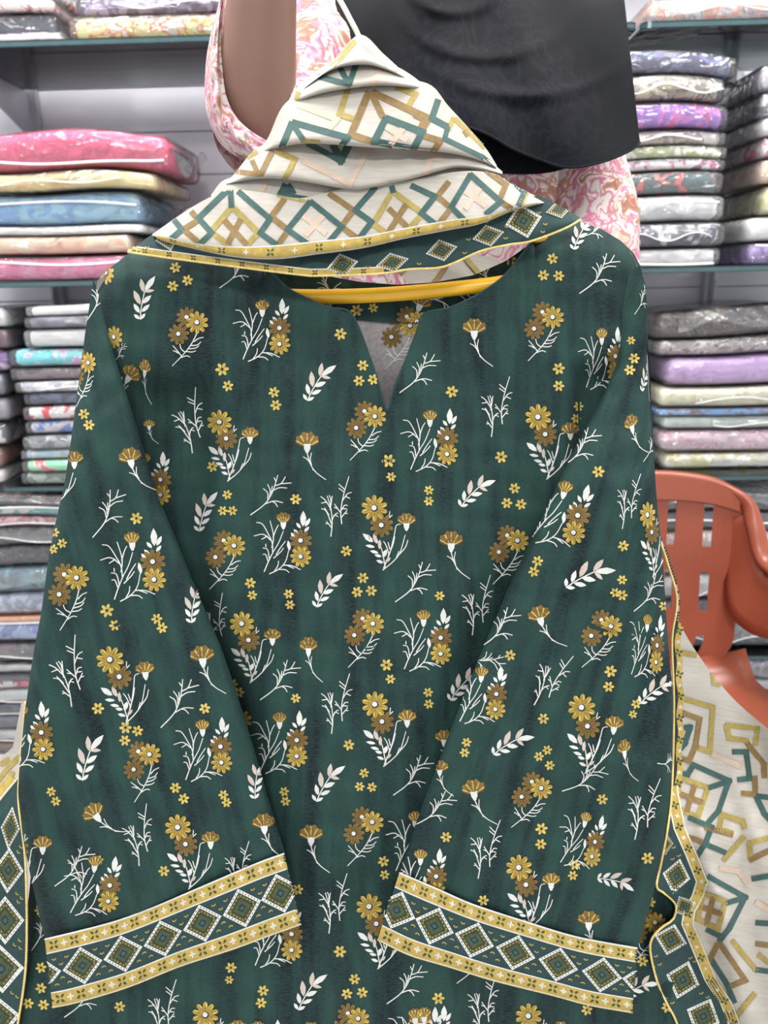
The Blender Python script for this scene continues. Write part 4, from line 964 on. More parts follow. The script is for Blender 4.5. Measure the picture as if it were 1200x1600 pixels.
def black_mat():
    m, nt, b = nodes_of('black_chiffon'); L = nt.links.new
    tc = N(nt, 'ShaderNodeTexCoord').outputs['Object']
    n1 = N(nt, 'ShaderNodeTexNoise', i_Scale=18.0, i_Detail=2.0, i_Distortion=3.0); L(tc, n1.inputs['Vector'])
    n2 = N(nt, 'ShaderNodeTexNoise', i_Scale=5.0, i_Detail=1.0); L(tc, n2.inputs['Vector'])
    r1 = ramp(nt, [(0.42, (0, 0, 0, 1)), (0.5, (1, 1, 1, 1)), (0.58, (0, 0, 0, 1))]); L(n1.outputs[0], r1.inputs[0])
    r2 = ramp(nt, [(0.45, (0, 0, 0, 1)), (0.6, (1, 1, 1, 1))]); L(n2.outputs[0], r2.inputs[0])
    mu = N(nt, 'ShaderNodeMath', operation='MULTIPLY'); L(r1.outputs[0], mu.inputs[0]); L(r2.outputs[0], mu.inputs[1])
    r = ramp(nt, [(0.0, lin((5, 7, 14))), (1.0, lin((18, 19, 28)))]); L(mu.outputs[0], r.inputs[0]); L(r.outputs[0], b.inputs['Base Color'])
    b.inputs['Roughness'].default_value = 0.8; b.inputs['Sheen Weight'].default_value = 0.05; b.inputs['Specular IOR Level'].default_value = 0.12
    return m
M['black'] = black_mat()
def skin_mat():
    m, nt, b = nodes_of('skin'); L = nt.links.new
    tc = N(nt, 'ShaderNodeTexCoord').outputs['Object']
    n1 = N(nt, 'ShaderNodeTexNoise', i_Scale=9.0, i_Detail=3.0); L(tc, n1.inputs['Vector'])
    r = ramp(nt, [(0.3, lin((122, 90, 78))), (0.7, lin((136, 103, 90)))]); L(n1.outputs[0], r.inputs[0]); L(r.outputs[0], b.inputs['Base Color'])
    b.inputs['Roughness'].default_value = 0.55; b.inputs['Subsurface Weight'].default_value = 0.08; b.inputs['Subsurface Scale'].default_value = 0.01
    return m
M['skin'] = skin_mat()
M['eye'] = plain('eye_dark', (30, 22, 18), 0.3, 0.05, 30)

bc = W(738, 150, 1.06); BX, BY = float(bc[0]), float(bc[1])
PERS = empty('person', (BX, BY, 0)); tag(PERS, 'person in a black headscarf and pink floral dress holding up the hanger', 'person')
SR = W(560, 36, 0.99); EL = W(402, 236, 0.805); MIDF = W(404, 60, 0.760); WR = W(424, -150, 0.705); HD = W(468, -170, 0.675)
SL = W(886, 40, 1.04); EL2 = W(930, 420, 1.02); WR2 = W(800, 640, 0.90)
def skinned(name, verts, edges, radii, mat, root=0, sub=2):
    me = bpy.data.meshes.new(name); me.from_pydata([tuple(map(float, v)) for v in verts], edges, []); me.materials.append(mat)
    o = bpy.data.objects.new(name, me); COL.objects.link(o)
    o.modifiers.new('skin', 'SKIN'); s = o.modifiers.new('sub', 'SUBSURF'); s.levels = sub; s.render_levels = sub
    for i, r in enumerate(radii):
        d = me.skin_vertices[0].data[i]; d.radius = (r, r) if np.isscalar(r) else r; d.use_root = (i == root)
    dg = bpy.context.evaluated_depsgraph_get(); ev = o.evaluated_get(dg); m2 = bpy.data.meshes.new_from_object(ev)
    o.modifiers.clear(); o.data = m2; m2.name = name
    m2.polygons.foreach_set('use_smooth', np.ones(len(m2.polygons), bool))
    return o
ZS = float(SR[2]); hz = ZS+0.20
bv_ = [(BX-.06, BY, 0.80), (BX, BY, 1.05), (BX, BY, ZS-0.06), (BX, BY-0.005, ZS+0.05), (BX, BY-0.015, hz-0.05), (BX, BY-0.02, hz+0.06),
       SR, (SR*0.5+EL*0.5), EL, MIDF*0.5+EL*0.5, MIDF, WR,
       SL, EL2, WR2, (BX-0.148, BY, 0.76), (BX-0.148, BY-0.01, 0.44), (BX-0.148, BY+0.01, 0.07), (BX-0.148, BY-0.13, 0.03),
       (BX-0.052, BY, 0.76), (BX-0.052, BY-0.01, 0.44), (BX-0.052, BY+0.01, 0.07), (BX-0.052, BY-0.13, 0.03)]
be_ = [(0, 1), (1, 2), (2, 3), (3, 4), (4, 5), (2, 6), (6, 7), (7, 8), (8, 9), (9, 10), (10, 11), (2, 12), (12, 13), (13, 14), (0, 15), (15, 16), (16, 17), (17, 18), (0, 19), (19, 20), (20, 21), (21, 22)]
br_ = [.10, .09, .085, .05, .062, .062, .045, .042, .041, .043, .040, .028, .045, .038, .026, .05, .04, .032, .028, .05, .04, .032, .028]
# hand: palm and five fingers closed on the hook
def hand(wrist, palm, fwd, side, curl, verts, edges, radii, wi):
    palm = np.asarray(palm, float); i0 = len(verts); verts.append(palm); edges.append((wi, i0)); radii.append((0.034, 0.018))
    for k, (off, L, r) in enumerate(((-0.030, .072, .0085), (-0.010, .080, .009), (0.010, .075, .0088), (0.029, .060, .0078))):
        p0 = palm+fwd*0.035+side*off; a = len(verts)
        pts = [p0, p0+fwd*L*0.35+curl*0.010, p0+fwd*L*0.45+curl*0.036, p0+fwd*L*0.12+curl*0.050]
        for j, q in enumerate(pts): verts.append(q); radii.append(r*(1-0.1*j)); edges.append((i0 if j == 0 else a+j-1, a+j))
    a = len(verts); b0 = palm-side*0.03-fwd*0.01
    for j, q in enumerate([b0, b0-side*0.018+fwd*0.02+curl*0.015, b0-side*0.008+fwd*0.045+curl*0.032]):
        verts.append(q); radii.append(0.0105*(1-0.1*j)); edges.append((i0 if j == 0 else a+j-1, a+j))
fw = (HD-WR)/np.linalg.norm(HD-WR)
hand(WR, WR+fw*0.06, fw, np.array([0, 0.3, 0.95]), np.array([0.3, -0.9, -0.2]), bv_, be_, br_, 11)
hand(WR2, WR2+np.array([-0.05, -0.02, 0.0]), np.array([-0.9, -0.3, 0.0]), np.array([0.0, 0.2, 0.95]), np.array([0, -0.9, -0.1]), bv_, be_, br_, 14)
body_o = adopt(skinned('body', bv_, be_, br_, M['skin']), PERS)
# face on the head
hc = np.array([BX, BY-0.02, hz+0.02])
def uv_ell(c, a, b, h, n=14, m=10):
    v = []; f = []
    for i in range(m+1):
        ph = math.pi*i/m
        for k in range(n):
            th = 2*math.pi*k/n; v.append((c[0]+a*math.sin(ph)*math.cos(th), c[1]+b*math.sin(ph)*math.sin(th), c[2]+h*math.cos(ph)))
    for i in range(m):
        for k in range(n): f.append((i*n+k, i*n+(k+1) % n, (i+1)*n+(k+1) % n, (i+1)*n+k))
    return v, f
adopt(new_obj('face', *join(uv_ell(hc, .072, .088, .108, 20, 14), uv_ell(hc+np.array([0, -.09, -.012]), .012, .016, .024)), M['skin']), PERS)
adopt(new_obj('lips', *uv_ell(hc+np.array([0, -.079, -.055]), .024, .012, .008), plain('lips', (168, 92, 88), 0.5, 0.05, 30)), PERS)
for s in (-1, 1): adopt(new_obj('eye', *uv_ell(hc+np.array([s*.03, -.077, .012]), .013, .008, .007), M['eye']), PERS)

# dress: torso, skirt and sleeves
RG_ = [(ZS+0.025, .065, .055), (ZS+0.005, .12, .07), (ZS-0.03, .17, .09), (ZS-0.10, .185, .11), (ZS-0.2, .195, .12), (ZS-0.32, .195, .115), (ZS-0.42, .17, .115), (ZS-0.55, .15, .12), (0.70, .11, .12), (0.45, .10, .12), (0.16, .10, .13)]
v = []; f = []; n = 40
zz = np.array([r[0] for r in RG_])[::-1]; zs_ = np.linspace(zz[0], zz[-1], 60)
for z in zs_:
    a = np.interp(z, zz, [r[1] for r in RG_][::-1]); b = np.interp(z, zz, [r[2] for r in RG_][::-1])
    for k in range(n):
        th = 2*math.pi*k/n; fo = 1+0.03*math.sin(7*th+z*9)+0.02*math.sin(13*th-z*17)
        v.append((BX-0.10*(1-sstep(z, .70, 1.0))+a*fo*math.cos(th), BY+b*fo*math.sin(th), z))
for i in range(59):
    for k in range(n): f.append((i*n+k, i*n+(k+1) % n, (i+1)*n+(k+1) % n, (i+1)*n+k))
adopt(new_obj('dress', v, f, M['floral']), PERS)
def cloth_tube(path, rad, seed, n=28, m=40):
    P = catmull(path, 10); t = np.linspace(0, 1, len(P)); r = np.interp(t, np.linspace(0, 1, len(rad)), rad)
    v_, f_ = tube(P, r, n, False); V = np.array(v_).reshape(len(P), n, 3)
    for i in range(len(P)):
        for k in range(n):
            q = V[i, k]-P[i]; V[i, k] = P[i]+q*(1+0.07*math.sin(3*2*math.pi*k/n+i*0.35+seed)+0.05*math.sin(5*2*math.pi*k/n-i*0.6+seed*2))
    return V.reshape(-1, 3), f_
ax = EL-SR; ax = ax/np.linalg.norm(ax)
adopt(new_obj('sleeve', *cloth_tube([SR-ax*0.03+np.array([.05, .02, .02]), SR, SR*.5+EL*.5, EL-ax*0.02], [.075, .07, .062, .062], 1.0), M['floral']), PERS)
ax2 = EL2-SL
adopt(new_obj('sleeve', *cloth_tube([SL+np.array([-.05, 0, .02]), SL*0.9+EL2*0.1, SL*.5+EL2*.5, EL2, EL2*.4+WR2*.6], [.06, .058, .055, .054, .05], 2.2), M['floral']), PERS)
# loose end of the raised sleeve hanging round the elbow
O_ = rs(catmull([(352, -70), (343, 0), (330, 50), (321, 105), (322, 170), (340, 218), (372, 246), (425, 268), (480, 262)], 6), 60)
I_ = rs(catmull([(356, -70), (347, 0), (344, 60), (346, 110), (353, 155), (372, 190), (403, 215), (440, 232), (476, 238)], 6), 60)
tt = np.linspace(0, 1, 16); V = []
t_ = np.linspace(0, 1, 60)
for j, t in enumerate(tt):
    P = O_*(1-t)+I_*t
    z = (0.80+0.02*t_)*(1-t)+(0.752+0.004*t_)*t-0.030*math.sin(math.pi*t)+0.004*np.sin(P[:, 0]/6.+P[:, 1]/9.)*math.sin(math.pi*t)+0.003*np.sin(t*18+t_*9)
    V.append(W(P[:, 0], P[:, 1], z))
for j, t in enumerate(np.linspace(0, 1, 8)[1:]):   # back of the loose sleeve
    P = O_*(1-t)+(O_*0.2+I_*0.8+np.array([30, -12]))*t; V.insert(0, W(P[:, 0], P[:, 1], 0.80+0.02*t_+0.05*math.sin(t*1.5)))
V = np.array(V); nu, nv = V.shape[:2]
adopt(new_obj('loose_sleeve', V.reshape(-1, 3), grid_faces(nu, nv), M['floral']), PERS)
rim = W(I_[:, 0], I_[:, 1], 0.7515+0.004*t_)
adopt(new_obj('sleeve_hem', *tube(rim, 0.0016, 6), M['floral']), PERS)

# black headscarf: hood and the drape over the chest
v, f = uv_ell(hc+np.array([0, .045, .014]), .096, .105, .132, 28, 20)
adopt(new_obj('headscarf_hood', v, f, M['black']), PERS)
def bez(P, n): return rs(catmull(P, 8), n)
n = 70
Bo = bez([(464, -10), (480, 36), (503, 66), (560, 122), (640, 170), (750, 205), (800, 232), (850, 252), (890, 262), (940, 254), (985, 236), (1000, 222)], n)
To = np.stack([np.linspace(668, 806, n), np.full(n, -130.0)], 1); V = []
uu = np.linspace(0, 1, n)
for t in np.linspace(0, 1, 60):
    x = To[:, 0]*(1-t)+Bo[:, 0]*t; y = To[:, 1]*(1-t)+Bo[:, 1]*t; bu = 98*math.sin(math.pi/2*t/.37) if t < .37 else 98*(1-t)/.63; x = x+bu*np.maximum(0, (uu-.35)/.65)**1.5
    z = 0.842+0.06*np.abs(2*uu-1)**2.5+0.085*(1-t)**2+0.006*np.sin(uu*10+t*5)+0.003*np.sin(uu*23-t*9)
    # swag folds over the chest
    for cx_, cy_, s_ in ((710, 20, 60), (760, 90, 120), (820, 150, 170)):
        r_ = np.hypot((x-cx_)/1.3, y-cy_+s_); z = z-0.006*np.exp(-((r_-s_)/9.0)**2)*np.exp(-((x-cx_)/110.)**2)
    V.append(W(x, y, z))
V = np.array(V); nr = 60
adopt(new_obj('headscarf_drape', V.reshape(-1, 3), grid_faces(nr, n), M['black']), PERS)
adopt(new_obj('drape_hem', *tube(V[-1], 0.0012, 6), M['black']), PERS)
# lower layer of the drape
A_ = bez([(540, 60), (660, 110), (780, 150), (880, 190), (905, 220)], 40); B_ = bez([(640, 262), (720, 268), (790, 272), (850, 271), (905, 258)], 40)
V = np.array([W(A_[:, 0]*(1-t)+B_[:, 0]*t, A_[:, 1]*(1-t)+B_[:, 1]*t, 0.885-0.006*math.sin(t*3)+0.003*np.sin(np.linspace(0, 9, 40))) for t in np.linspace(0, 1, 14)])
adopt(new_obj('headscarf_drape', V.reshape(-1, 3), grid_faces(14, 40), M['black']), PERS)
# end of the scarf hanging down behind the raised arm
V = np.array([W((520-165*t**.7)*(1-np.linspace(0, 1, 20))+(580-150*t)*np.linspace(0, 1, 20), np.full(20, 30+t*420), 1.03+0.012*np.sin(np.linspace(0, 8, 20)+t*2)) for t in np.linspace(0, 1, 24)])
adopt(new_obj('headscarf_end', V.reshape(-1, 3), grid_faces(24, 20), M['black']), PERS)

# ================================================================== orange plastic chair
def chair_mat():
    m, nt, b = nodes_of('terracotta_plastic'); L = nt.links.new
    tc = N(nt, 'ShaderNodeTexCoord').outputs['Object']
    n1 = N(nt, 'ShaderNodeTexNoise', i_Scale=7.0, i_Detail=3.0); L(tc, n1.inputs['Vector'])
    r = ramp(nt, [(0.3, lin((150, 76, 54))), (0.7, lin((162, 86, 62)))]); L(n1.outputs[0], r.inputs[0]); L(r.outputs[0], b.inputs['Base Color'])
    b.inputs['Roughness'].default_value = 0.35; return m
M['chair'] = chair_mat()
CY = 1.30
cc = onY(1003, 800, CY); CX = float(cc[0])
CH = empty('plastic_chair', (CX, CY-0.2, 0)); tag(CH, 'terracotta orange plastic armchair with slotted back in front of the shelves', 'chair')
z_of = lambda py, px=1100, Y=CY: float(onY(px, py, Y)[2])
ZT = z_of(750); rows = [(z_of(789), z_of(857)), (z_of(895), z_of(953)), (z_of(989), z_of(1034))]
s_px = lambda px, py=820: float(onY(px, py, CY)[0]-CX)
cols = [0.0, s_px(1057), s_px(1111)]; cols = [-cols[2], -cols[1], 0, cols[1], cols[2]]
sw = (s_px(1118)-s_px(1105))/2
HWT = s_px(1147)
ZB = z_of(1075)
def back_pt(x, z):               # curved shell of the backrest (local to chair centre line, y relative to CY)
    k = abs(x)/0.2; lean = (z-ZB)*0.10
    return (CX+x, CY+lean-0.05*k**2.2, z)
def shell(name, xs, zs, hole, outline, parent, th=0.006, fwd=0.0):
    bm = bmesh.new(); vm = {}
    def gv(i, j):
        if (i, j) not in vm:
            x, z = outline(xs[i], zs[j]); p_ = back_pt(x, z); vm[(i, j)] = bm.verts.new((p_[0], p_[1]-fwd, p_[2]))
        return vm[(i, j)]
    for i in range(len(xs)-1):
        for j in range(len(zs)-1):
            if hole((xs[i]+xs[i+1])/2, (zs[j]+zs[j+1])/2): continue
            bm.faces.new([gv(i, j), gv(i+1, j), gv(i+1, j+1), gv(i, j+1)])
    bmesh.ops.recalc_face_normals(bm, faces=bm.faces[:])
    bmesh.ops.solidify(bm, geom=bm.faces[:], thickness=th)
    me = bpy.data.meshes.new(name); bm.to_mesh(me); bm.free(); me.materials.append(M['chair'])
    me.polygons.foreach_set('use_smooth', np.zeros(len(me.polygons), bool))
    o = bpy.data.objects.new(name, me); COL.objects.link(o); return adopt(o, parent)
xs = set(np.linspace(-HWT-.012, HWT+.012, 25).round(4))
for c in cols: xs |= {round(c-sw, 4), round(c+sw, 4)}
xs = np.array(sorted(xs)); zs = set(np.linspace(ZB, ZT, 21).round(4))
for a, b in rows: zs |= {round(a, 4), round(b, 4)}
zs = np.array(sorted(zs))
def hole(x, z): return any(abs(x-c) < sw for c in cols) and any(b < z < a for a, b in rows)
def outl(x, z):
    t = (z-ZB)/(ZT-ZB); k = x/(HWT+.012)
    top = 0.028*abs(k)**4*sstep(t, .75, 1)
    nar = 1-0.24*(1-sstep(t, 0.02, .30))
    return x*nar, z-top
shell('backrest', xs, zs, hole, outl, CH, 0.006)
shell('top_rail', np.linspace(-HWT-.004, HWT+.004, 25), np.linspace(z_of(785), ZT, 6), lambda x, z: False, outl, CH, 0.006, 0.008)
# rolled rim over the top, running down into the armrests
AX = 0.222; ZA = z_of(905, 1195, CY-0.1); ZSEAT = z_of(1120, 1190, CY-0.15)
def rim_path(s):
    P = [back_pt(0, ZT)]
    P = [back_pt(s*HWT*k, ZT-0.028*abs(k)**4) for k in (0, .35, .7, .9)]
    P += [(CX+s*(HWT+.012), CY-0.01, ZT-.038), (CX+s*(HWT+.022), CY-.03, ZT-.075), (CX+s*(HWT+.036), CY-.06, ZT-.13), (CX+s*AX, CY-.14, ZA+.005), (CX+s*(AX+.012), CY-.24, ZA-.004), (CX+s*(AX+.012), CY-.36, ZA-.006), (CX+s*(AX+.004), CY-.425, ZA-.03), (CX+s*AX, CY-.44, ZA-.1)]
    return catmull(P, 6)
for s in (-1, 1):
    P = rim_path(s); k = len(P); wd = np.interp(np.arange(k), [0, 22, 34, 44, k-1], [.010, .012, .016, .024, .016])
    # flat band section
    T = np.gradient(P, axis=0); T /= np.linalg.norm(T, axis=1)[:, None]
    v = []; f = []; n = 12
    for i in range(k):
        out = np.array([s*0.8, -0.5, 0.5]) if i < 26 else np.array([s*1.0, 0, 0.0]); bl = sstep(i, 18, 36); out = np.array([s*0.3*(1-bl)+s*bl, -1.0*(1-bl), 0])
        out = out-T[i]*np.dot(out, T[i]); out /= np.linalg.norm(out); up = np.cross(T[i], out)
        for q in range(n):
            a = 2*math.pi*q/n; v.append(P[i]+out*wd[i]*math.cos(a)+up*0.009*math.sin(a))
    for i in range(k-1):
        for q in range(n): f.append((i*n+q, i*n+(q+1) % n, (i+1)*n+(q+1) % n, (i+1)*n+q))
    f += [tuple(range(n))[::-1], tuple((k-1)*n+q for q in range(n))]
    adopt(new_obj('armrest', v, f, M['chair']), CH)
    # side web between the back shell and the arm
    A0 = [(CX+s*(HWT+.010), CY-.015, ZT-.06), (CX+s*(HWT+.022), CY-.04, ZT-.10), (CX+s*(HWT+.036), CY-.07, ZT-.15), (CX+s*(AX-.004), CY-.15, ZA), (CX+s*(AX+.004), CY-.26, ZA-.008)]
    B0 = [back_pt(s*HWT*.95, ZT-.07), back_pt(s*HWT*.95, ZT-.17), (CX+s*(HWT-.010), CY-.045, ZA-.085), (CX+s*(HWT+.02), CY-.10, ZA-.105), (CX+s*(AX-.01), CY-.2, ZA-.06)]
    A1, B1 = catmull(A0, 5), catmull(B0, 5); g = np.array([A1*(1-t)+B1*t for t in np.linspace(0, 1, 6)])
    o = adopt(new_obj('side_web', g.reshape(-1, 3), grid_faces(6, len(A1)), M['chair']), CH); md = o.modifiers.new('thick', 'SOLIDIFY'); md.thickness = 0.006; md.offset = 0
    # legs
    for (yy0, yy1, zt) in ((CY-.43, CY-.45, ZA-.08), (CY-.04, CY+.05, ZB+.04)):
        Pl = np.array([(CX+s*(AX if yy0 < CY-.2 else HWT-.02), yy0, zt), (CX+s*(AX-.005), (yy0+yy1)/2, zt*.5), (CX+s*(AX+.015), yy1, 0.004)])
        Pq = catmull(Pl, 8); n4 = 6; v = []; f = []
        for i, p in enumerate(Pq):
            a, b = .026-.008*i/len(Pq), .02-.005*i/len(Pq)
            for q in range(8):
                th = 2*math.pi*q/8+math.pi/8; v.append((p[0]+a*math.cos(th), p[1]+b*math.sin(th), p[2]))
        for i in range(len(Pq)-1):
            for q in range(8): f.append((i*8+q, i*8+(q+1) % 8, (i+1)*8+(q+1) % 8, (i+1)*8+q))
        f += [tuple(range(8)), tuple((len(Pq)-1)*8+q for q in range(8))[::-1]]
        adopt(new_obj('leg', v, f, M['chair']), CH)
# seat
xs = np.linspace(-1, 1, 22); ys = np.linspace(0, 1, 18)
g = np.array([[(CX+x*(0.20+0.03*(1-y)), CY-0.44+y*0.42, ZSEAT+0.02*abs(x)**3-0.012*(1-x*x)*math.sin(math.pi*y)+0.015*(1-y)**6*-1+max(0, y-.9)*.4) for y in ys] for x in xs])
o = adopt(new_obj('seat', g.reshape(-1, 3), grid_faces(22, 18), M['chair']), CH); md = o.modifiers.new('thick', 'SOLIDIFY'); md.thickness = 0.008; md.offset = 0

# ================================================================== packed garments on the shelves
def bag_mat(name='clear_bag', haze=0.08, seed=0.0, gloss=1.0):
    m = bpy.data.materials.new(name); m.use_nodes = True; nt = m.node_tree; nt.nodes.clear(); L = nt.links.new
    out = N(nt, 'ShaderNodeOutputMaterial'); tc = N(nt, 'ShaderNodeTexCoord')
    mp = N(nt, 'ShaderNodeMapping'); mp.inputs['Location'].default_value = (seed, seed*2.1, seed*.7); mp.inputs['Scale'].default_value = (1, 1, 2.2); L(tc.outputs['Object'], mp.inputs[0])
    nz = N(nt, 'ShaderNodeTexNoise', i_Scale=20.0, i_Detail=3.0, i_Distortion=1.6); L(mp.outputs[0], nz.inputs['Vector'])
    bp = N(nt, 'ShaderNodeBump', i_Strength=0.9, i_Distance=0.012); L(nz.outputs[0], bp.inputs['Height'])
    tr = N(nt, 'ShaderNodeBsdfTransparent'); tr.inputs[0].default_value = (0.985, 0.985, 0.99, 1)
    df = N(nt, 'ShaderNodeBsdfDiffuse'); df.inputs[0].default_value = (0.85, 0.85, 0.88, 1)
    gl = N(nt, 'ShaderNodeBsdfGlossy'); gl.inputs['Roughness'].default_value = 0.10; L(bp.outputs[0], gl.inputs['Normal'])
    fr = N(nt, 'ShaderNodeFresnel', i_IOR=1.5); L(bp.outputs[0], fr.inputs['Normal'])
    fm = N(nt, 'ShaderNodeMath', operation='MULTIPLY_ADD', i_1=1.0*gloss, i_2=0.025, use_clamp=True); L(fr.outputs[0], fm.inputs[0])
    m1 = N(nt, 'ShaderNodeMixShader', i_0=haze); L(tr.outputs[0], m1.inputs[1]); L(df.outputs[0], m1.inputs[2])
    m2 = N(nt, 'ShaderNodeMixShader'); L(fm.outputs[0], m2.inputs[0]); L(m1.outputs[0], m2.inputs[1]); L(gl.outputs[0], m2.inputs[2]); L(m2.outputs[0], out.inputs[0])
    return m
BAGS = [bag_mat('clear_bag', 0.07, 0.0), bag_mat('hazy_bag', 0.16, 3.1), bag_mat('crinkled_bag', 0.08, 7.7, 1.6)]
ZIP_GLINT = plain('white_zip_glint', (236, 234, 236), 0.5, 0.04, 40)  # white of the zips, also of the painted glints on bag lips
_pm = {}
def lit(c):                      # pack colour brightened to stand in for weak light at the shelves
    q = lin(c); return tuple(min(0.9, v*1.75) for v in q[:3])+(1.0,)
def pack_mat(spec):
    """spec: list of colours; one colour is plain cloth, more are a printed pattern"""
    key = tuple(spec)
    if key in _pm: return _pm[key]
    if len(spec) == 1: m = plain('folded_cloth', tuple(255*(1.055*v**(1/2.4)-0.055) if v > 0.0031 else 255*12.92*v for v in lit(spec[0])[:3]), 0.85, 0.10, 40)
    else:
        m, nt, b = nodes_of('printed_folded_cloth'); L = nt.links.new
        tc = N(nt, 'ShaderNodeTexCoord').outputs['Object']
        mp = N(nt, 'ShaderNodeMapping'); mp.inputs['Location'].default_value = (len(_pm)*1.7, len(_pm)*.9, 0); L(tc, mp.inputs[0])
        nz = N(nt, 'ShaderNodeTexNoise', i_Scale=24.0, i_Detail=2.0, i_Distortion=1.5); L(mp.outputs[0], nz.inputs['Vector'])
        k = len(spec); st = [(0.0, lit(spec[0])), (0.50, lit(spec[0]))]
        for i, c in enumerate(spec[1:]): st.append((0.53+0.06*i, lit(c)))
        r = ramp(nt, st, 'LINEAR'); L(nz.outputs[0], r.inputs[0]); L(r.outputs[0], b.inputs['Base Color']); b.inputs['Roughness'].default_value = 0.85
    _pm[key] = m; return m

def cushion(w, d, h, seed, r=None, nx=20, ny=12, nz=9, rough=0.0, layers=0, amp=0.0):
    """rounded slab from (-w/2,0,0) to (w/2,d,h), wrinkled inwards"""
    hx, hy, hz = w/2, d/2, h/2; r = min(r or hz*0.96, hz*0.98)
    cs = lambda n: -np.cos(np.linspace(0, math.pi, n))
    ax, ay, az = cs(nx), cs(ny), cs(nz); idx = {}; V = []; Fc = []
    def vid(i, j, k):
        if (i, j, k) not in idx:
            p = np.array([ax[i]*hx, ay[j]*hy, az[k]*hz]); lim = np.array([hx-r, hy-r, hz-r])
            q = np.clip(p, -lim, lim); dd = p-q; L = np.linalg.norm(dd)
            p2 = q+dd/L*r if L > 1e-9 else p
            nn = mnoise.noise(Vector((p2[0]*9+seed*3.3, p2[1]*9, p2[2]*16+seed)))
            n2 = mnoise.noise(Vector((p2[0]*30+seed*1.3, p2[1]*30+4, p2[2]*60+seed)))
            s = 1-rough*(0.5+0.5*nn)-rough*0.6*(0.5+0.5*n2)
            if layers: s -= amp*(0.5-0.5*math.cos(2*math.pi*layers*(p2[2]/h+0.5+0.06*math.sin(p2[0]*22+seed))))
            sxy = 1-(1-s)*0.35*min(1, h/w*3)
            inw = (1-s)*hz
            e = np.linalg.norm(q-p) and dd/L
            p3 = p2-(e*inw if L > 1e-9 else 0)
            if rough: p3[2] = -hz+(p3[2]+hz)*(1-rough*0.6*(0.5+0.5*mnoise.noise(Vector((p2[0]*5+seed, p2[1]*5, seed)))))
            idx[(i, j, k)] = len(V); V.append((p3[0], p3[1]+hy, p3[2]+hz))
        return idx[(i, j, k)]
    for i in range(nx-1):
        for j in range(ny-1):
            Fc.append((vid(i, j, 0), vid(i, j+1, 0), vid(i+1, j+1, 0), vid(i+1, j, 0)))
            Fc.append((vid(i, j, nz-1), vid(i+1, j, nz-1), vid(i+1, j+1, nz-1), vid(i, j+1, nz-1)))
    for i in range(nx-1):
        for k in range(nz-1):
            Fc.append((vid(i, 0, k), vid(i+1, 0, k), vid(i+1, 0, k+1), vid(i, 0, k+1)))
            Fc.append((vid(i, ny-1, k), vid(i, ny-1, k+1), vid(i+1, ny-1, k+1), vid(i+1, ny-1, k)))
    for j in range(ny-1):
        for k in range(nz-1):
            Fc.append((vid(0, j, k), vid(0, j, k+1), vid(0, j+1, k+1), vid(0, j+1, k)))
            Fc.append((vid(nx-1, j, k), vid(nx-1, j+1, k), vid(nx-1, j+1, k+1), vid(nx-1, j, k+1)))
    return V, Fc

RND = random.Random(5)
_seed = [0]
def pack(cx, y0, z0, w, d, h, spec, label, group, bag=0, zip_=None, layers=2, flap=0.0, rot=0.0, bend=None):
    _seed[0] += 1; sd = _seed[0]*1.37
    t = empty('packed_garment', (cx, y0, z0)); t.rotation_euler = (0, 0, rot)
    tag(t, label, 'garment pack', group)
    m = 0.0012
    bz = (lambda P: [(p[0], p[1], p[2]+bend(cx+p[0], z0+p[2])-bend(cx, z0)) for p in P]) if bend else (lambda P: P)
    if bend: t.location.z += bend(cx, z0)
    V, Fc = cushion(w-0.018, d-0.010, h-2*m, sd, (h-2*m)*0.36, rough=0.05, layers=layers, amp=0.10 if layers > 1 else 0.03)
    new_obj('folded_garment', bz([(a, b+0.006, c+m) for a, b, c in V]), Fc, pack_mat(spec), t)
    V, Fc = cushion(w, d, h, sd+50, h*0.30, rough=0.05)
    parts = [(V, Fc)]
    if flap:
        s = 1 if flap > 0 else -1; fl = abs(flap); g = []
        for u in np.linspace(0, 1, 9):
            for q in np.linspace(0, 1, 7):
                g.append((s*(w/2-0.008+u*fl), d*(0.03+0.85*q), h*0.5+0.35*h*math.sin(q*5+sd)*u+0.2*h*math.sin(u*6+q*3)-u*h*0.2))
        parts.append((g, [tuple(q) for q in grid_faces(9, 7)]))
    glint_line = None
    if sd*10 % 3 < 1.7:          # loose front lip of the bag drooping over the face of the pack
        g = []; a0 = -w/2+0.02+0.3*w*RND.random(); a1 = a0+w*(0.45+0.35*RND.random()); a1 = min(a1, w/2-0.01)
        for u in np.linspace(0, 1, 16):
            for q in np.linspace(0, 1, 6):
                g.append((a0+(a1-a0)*u, 0.004-0.012*math.sin(q*1.6)-0.004*math.sin(u*17+sd)*q, h*(0.86-0.62*q*(0.75+0.25*math.sin(u*9+sd*3)))))
        parts.append((g, [tuple(q) for q in grid_faces(16, 6)]))
        if zip_ is None and sd*10 % 2 < 1.1: glint_line = np.array(g).reshape(16, 6, 3)[:, -1]
    jv, jf = join(*parts); bo = new_obj('plastic_bag', bz(jv), jf, BAGS[bag], t)
    if glint_line is not None: new_obj('seal_glint', *tube(np.array(bz(glint_line)), 0.0012, 6), ZIP_GLINT, bo)  # whitish tube paints the glint along the lip's sealed edge
    if zip_ is not None:
        x = np.linspace(-w/2+0.015, w/2-0.015, 24); zz = h*(zip_+0.10*np.sin(x*14+sd))
        P = np.stack([x, np.full(24, 0.001)+0.3*h*np.maximum(0, np.abs(x)/(w/2)-0.9), zz], 1)
        new_obj('zip', *tube(np.array(bz(P)), 0.0024, 7), ZIP_GLINT, bo)
    return t

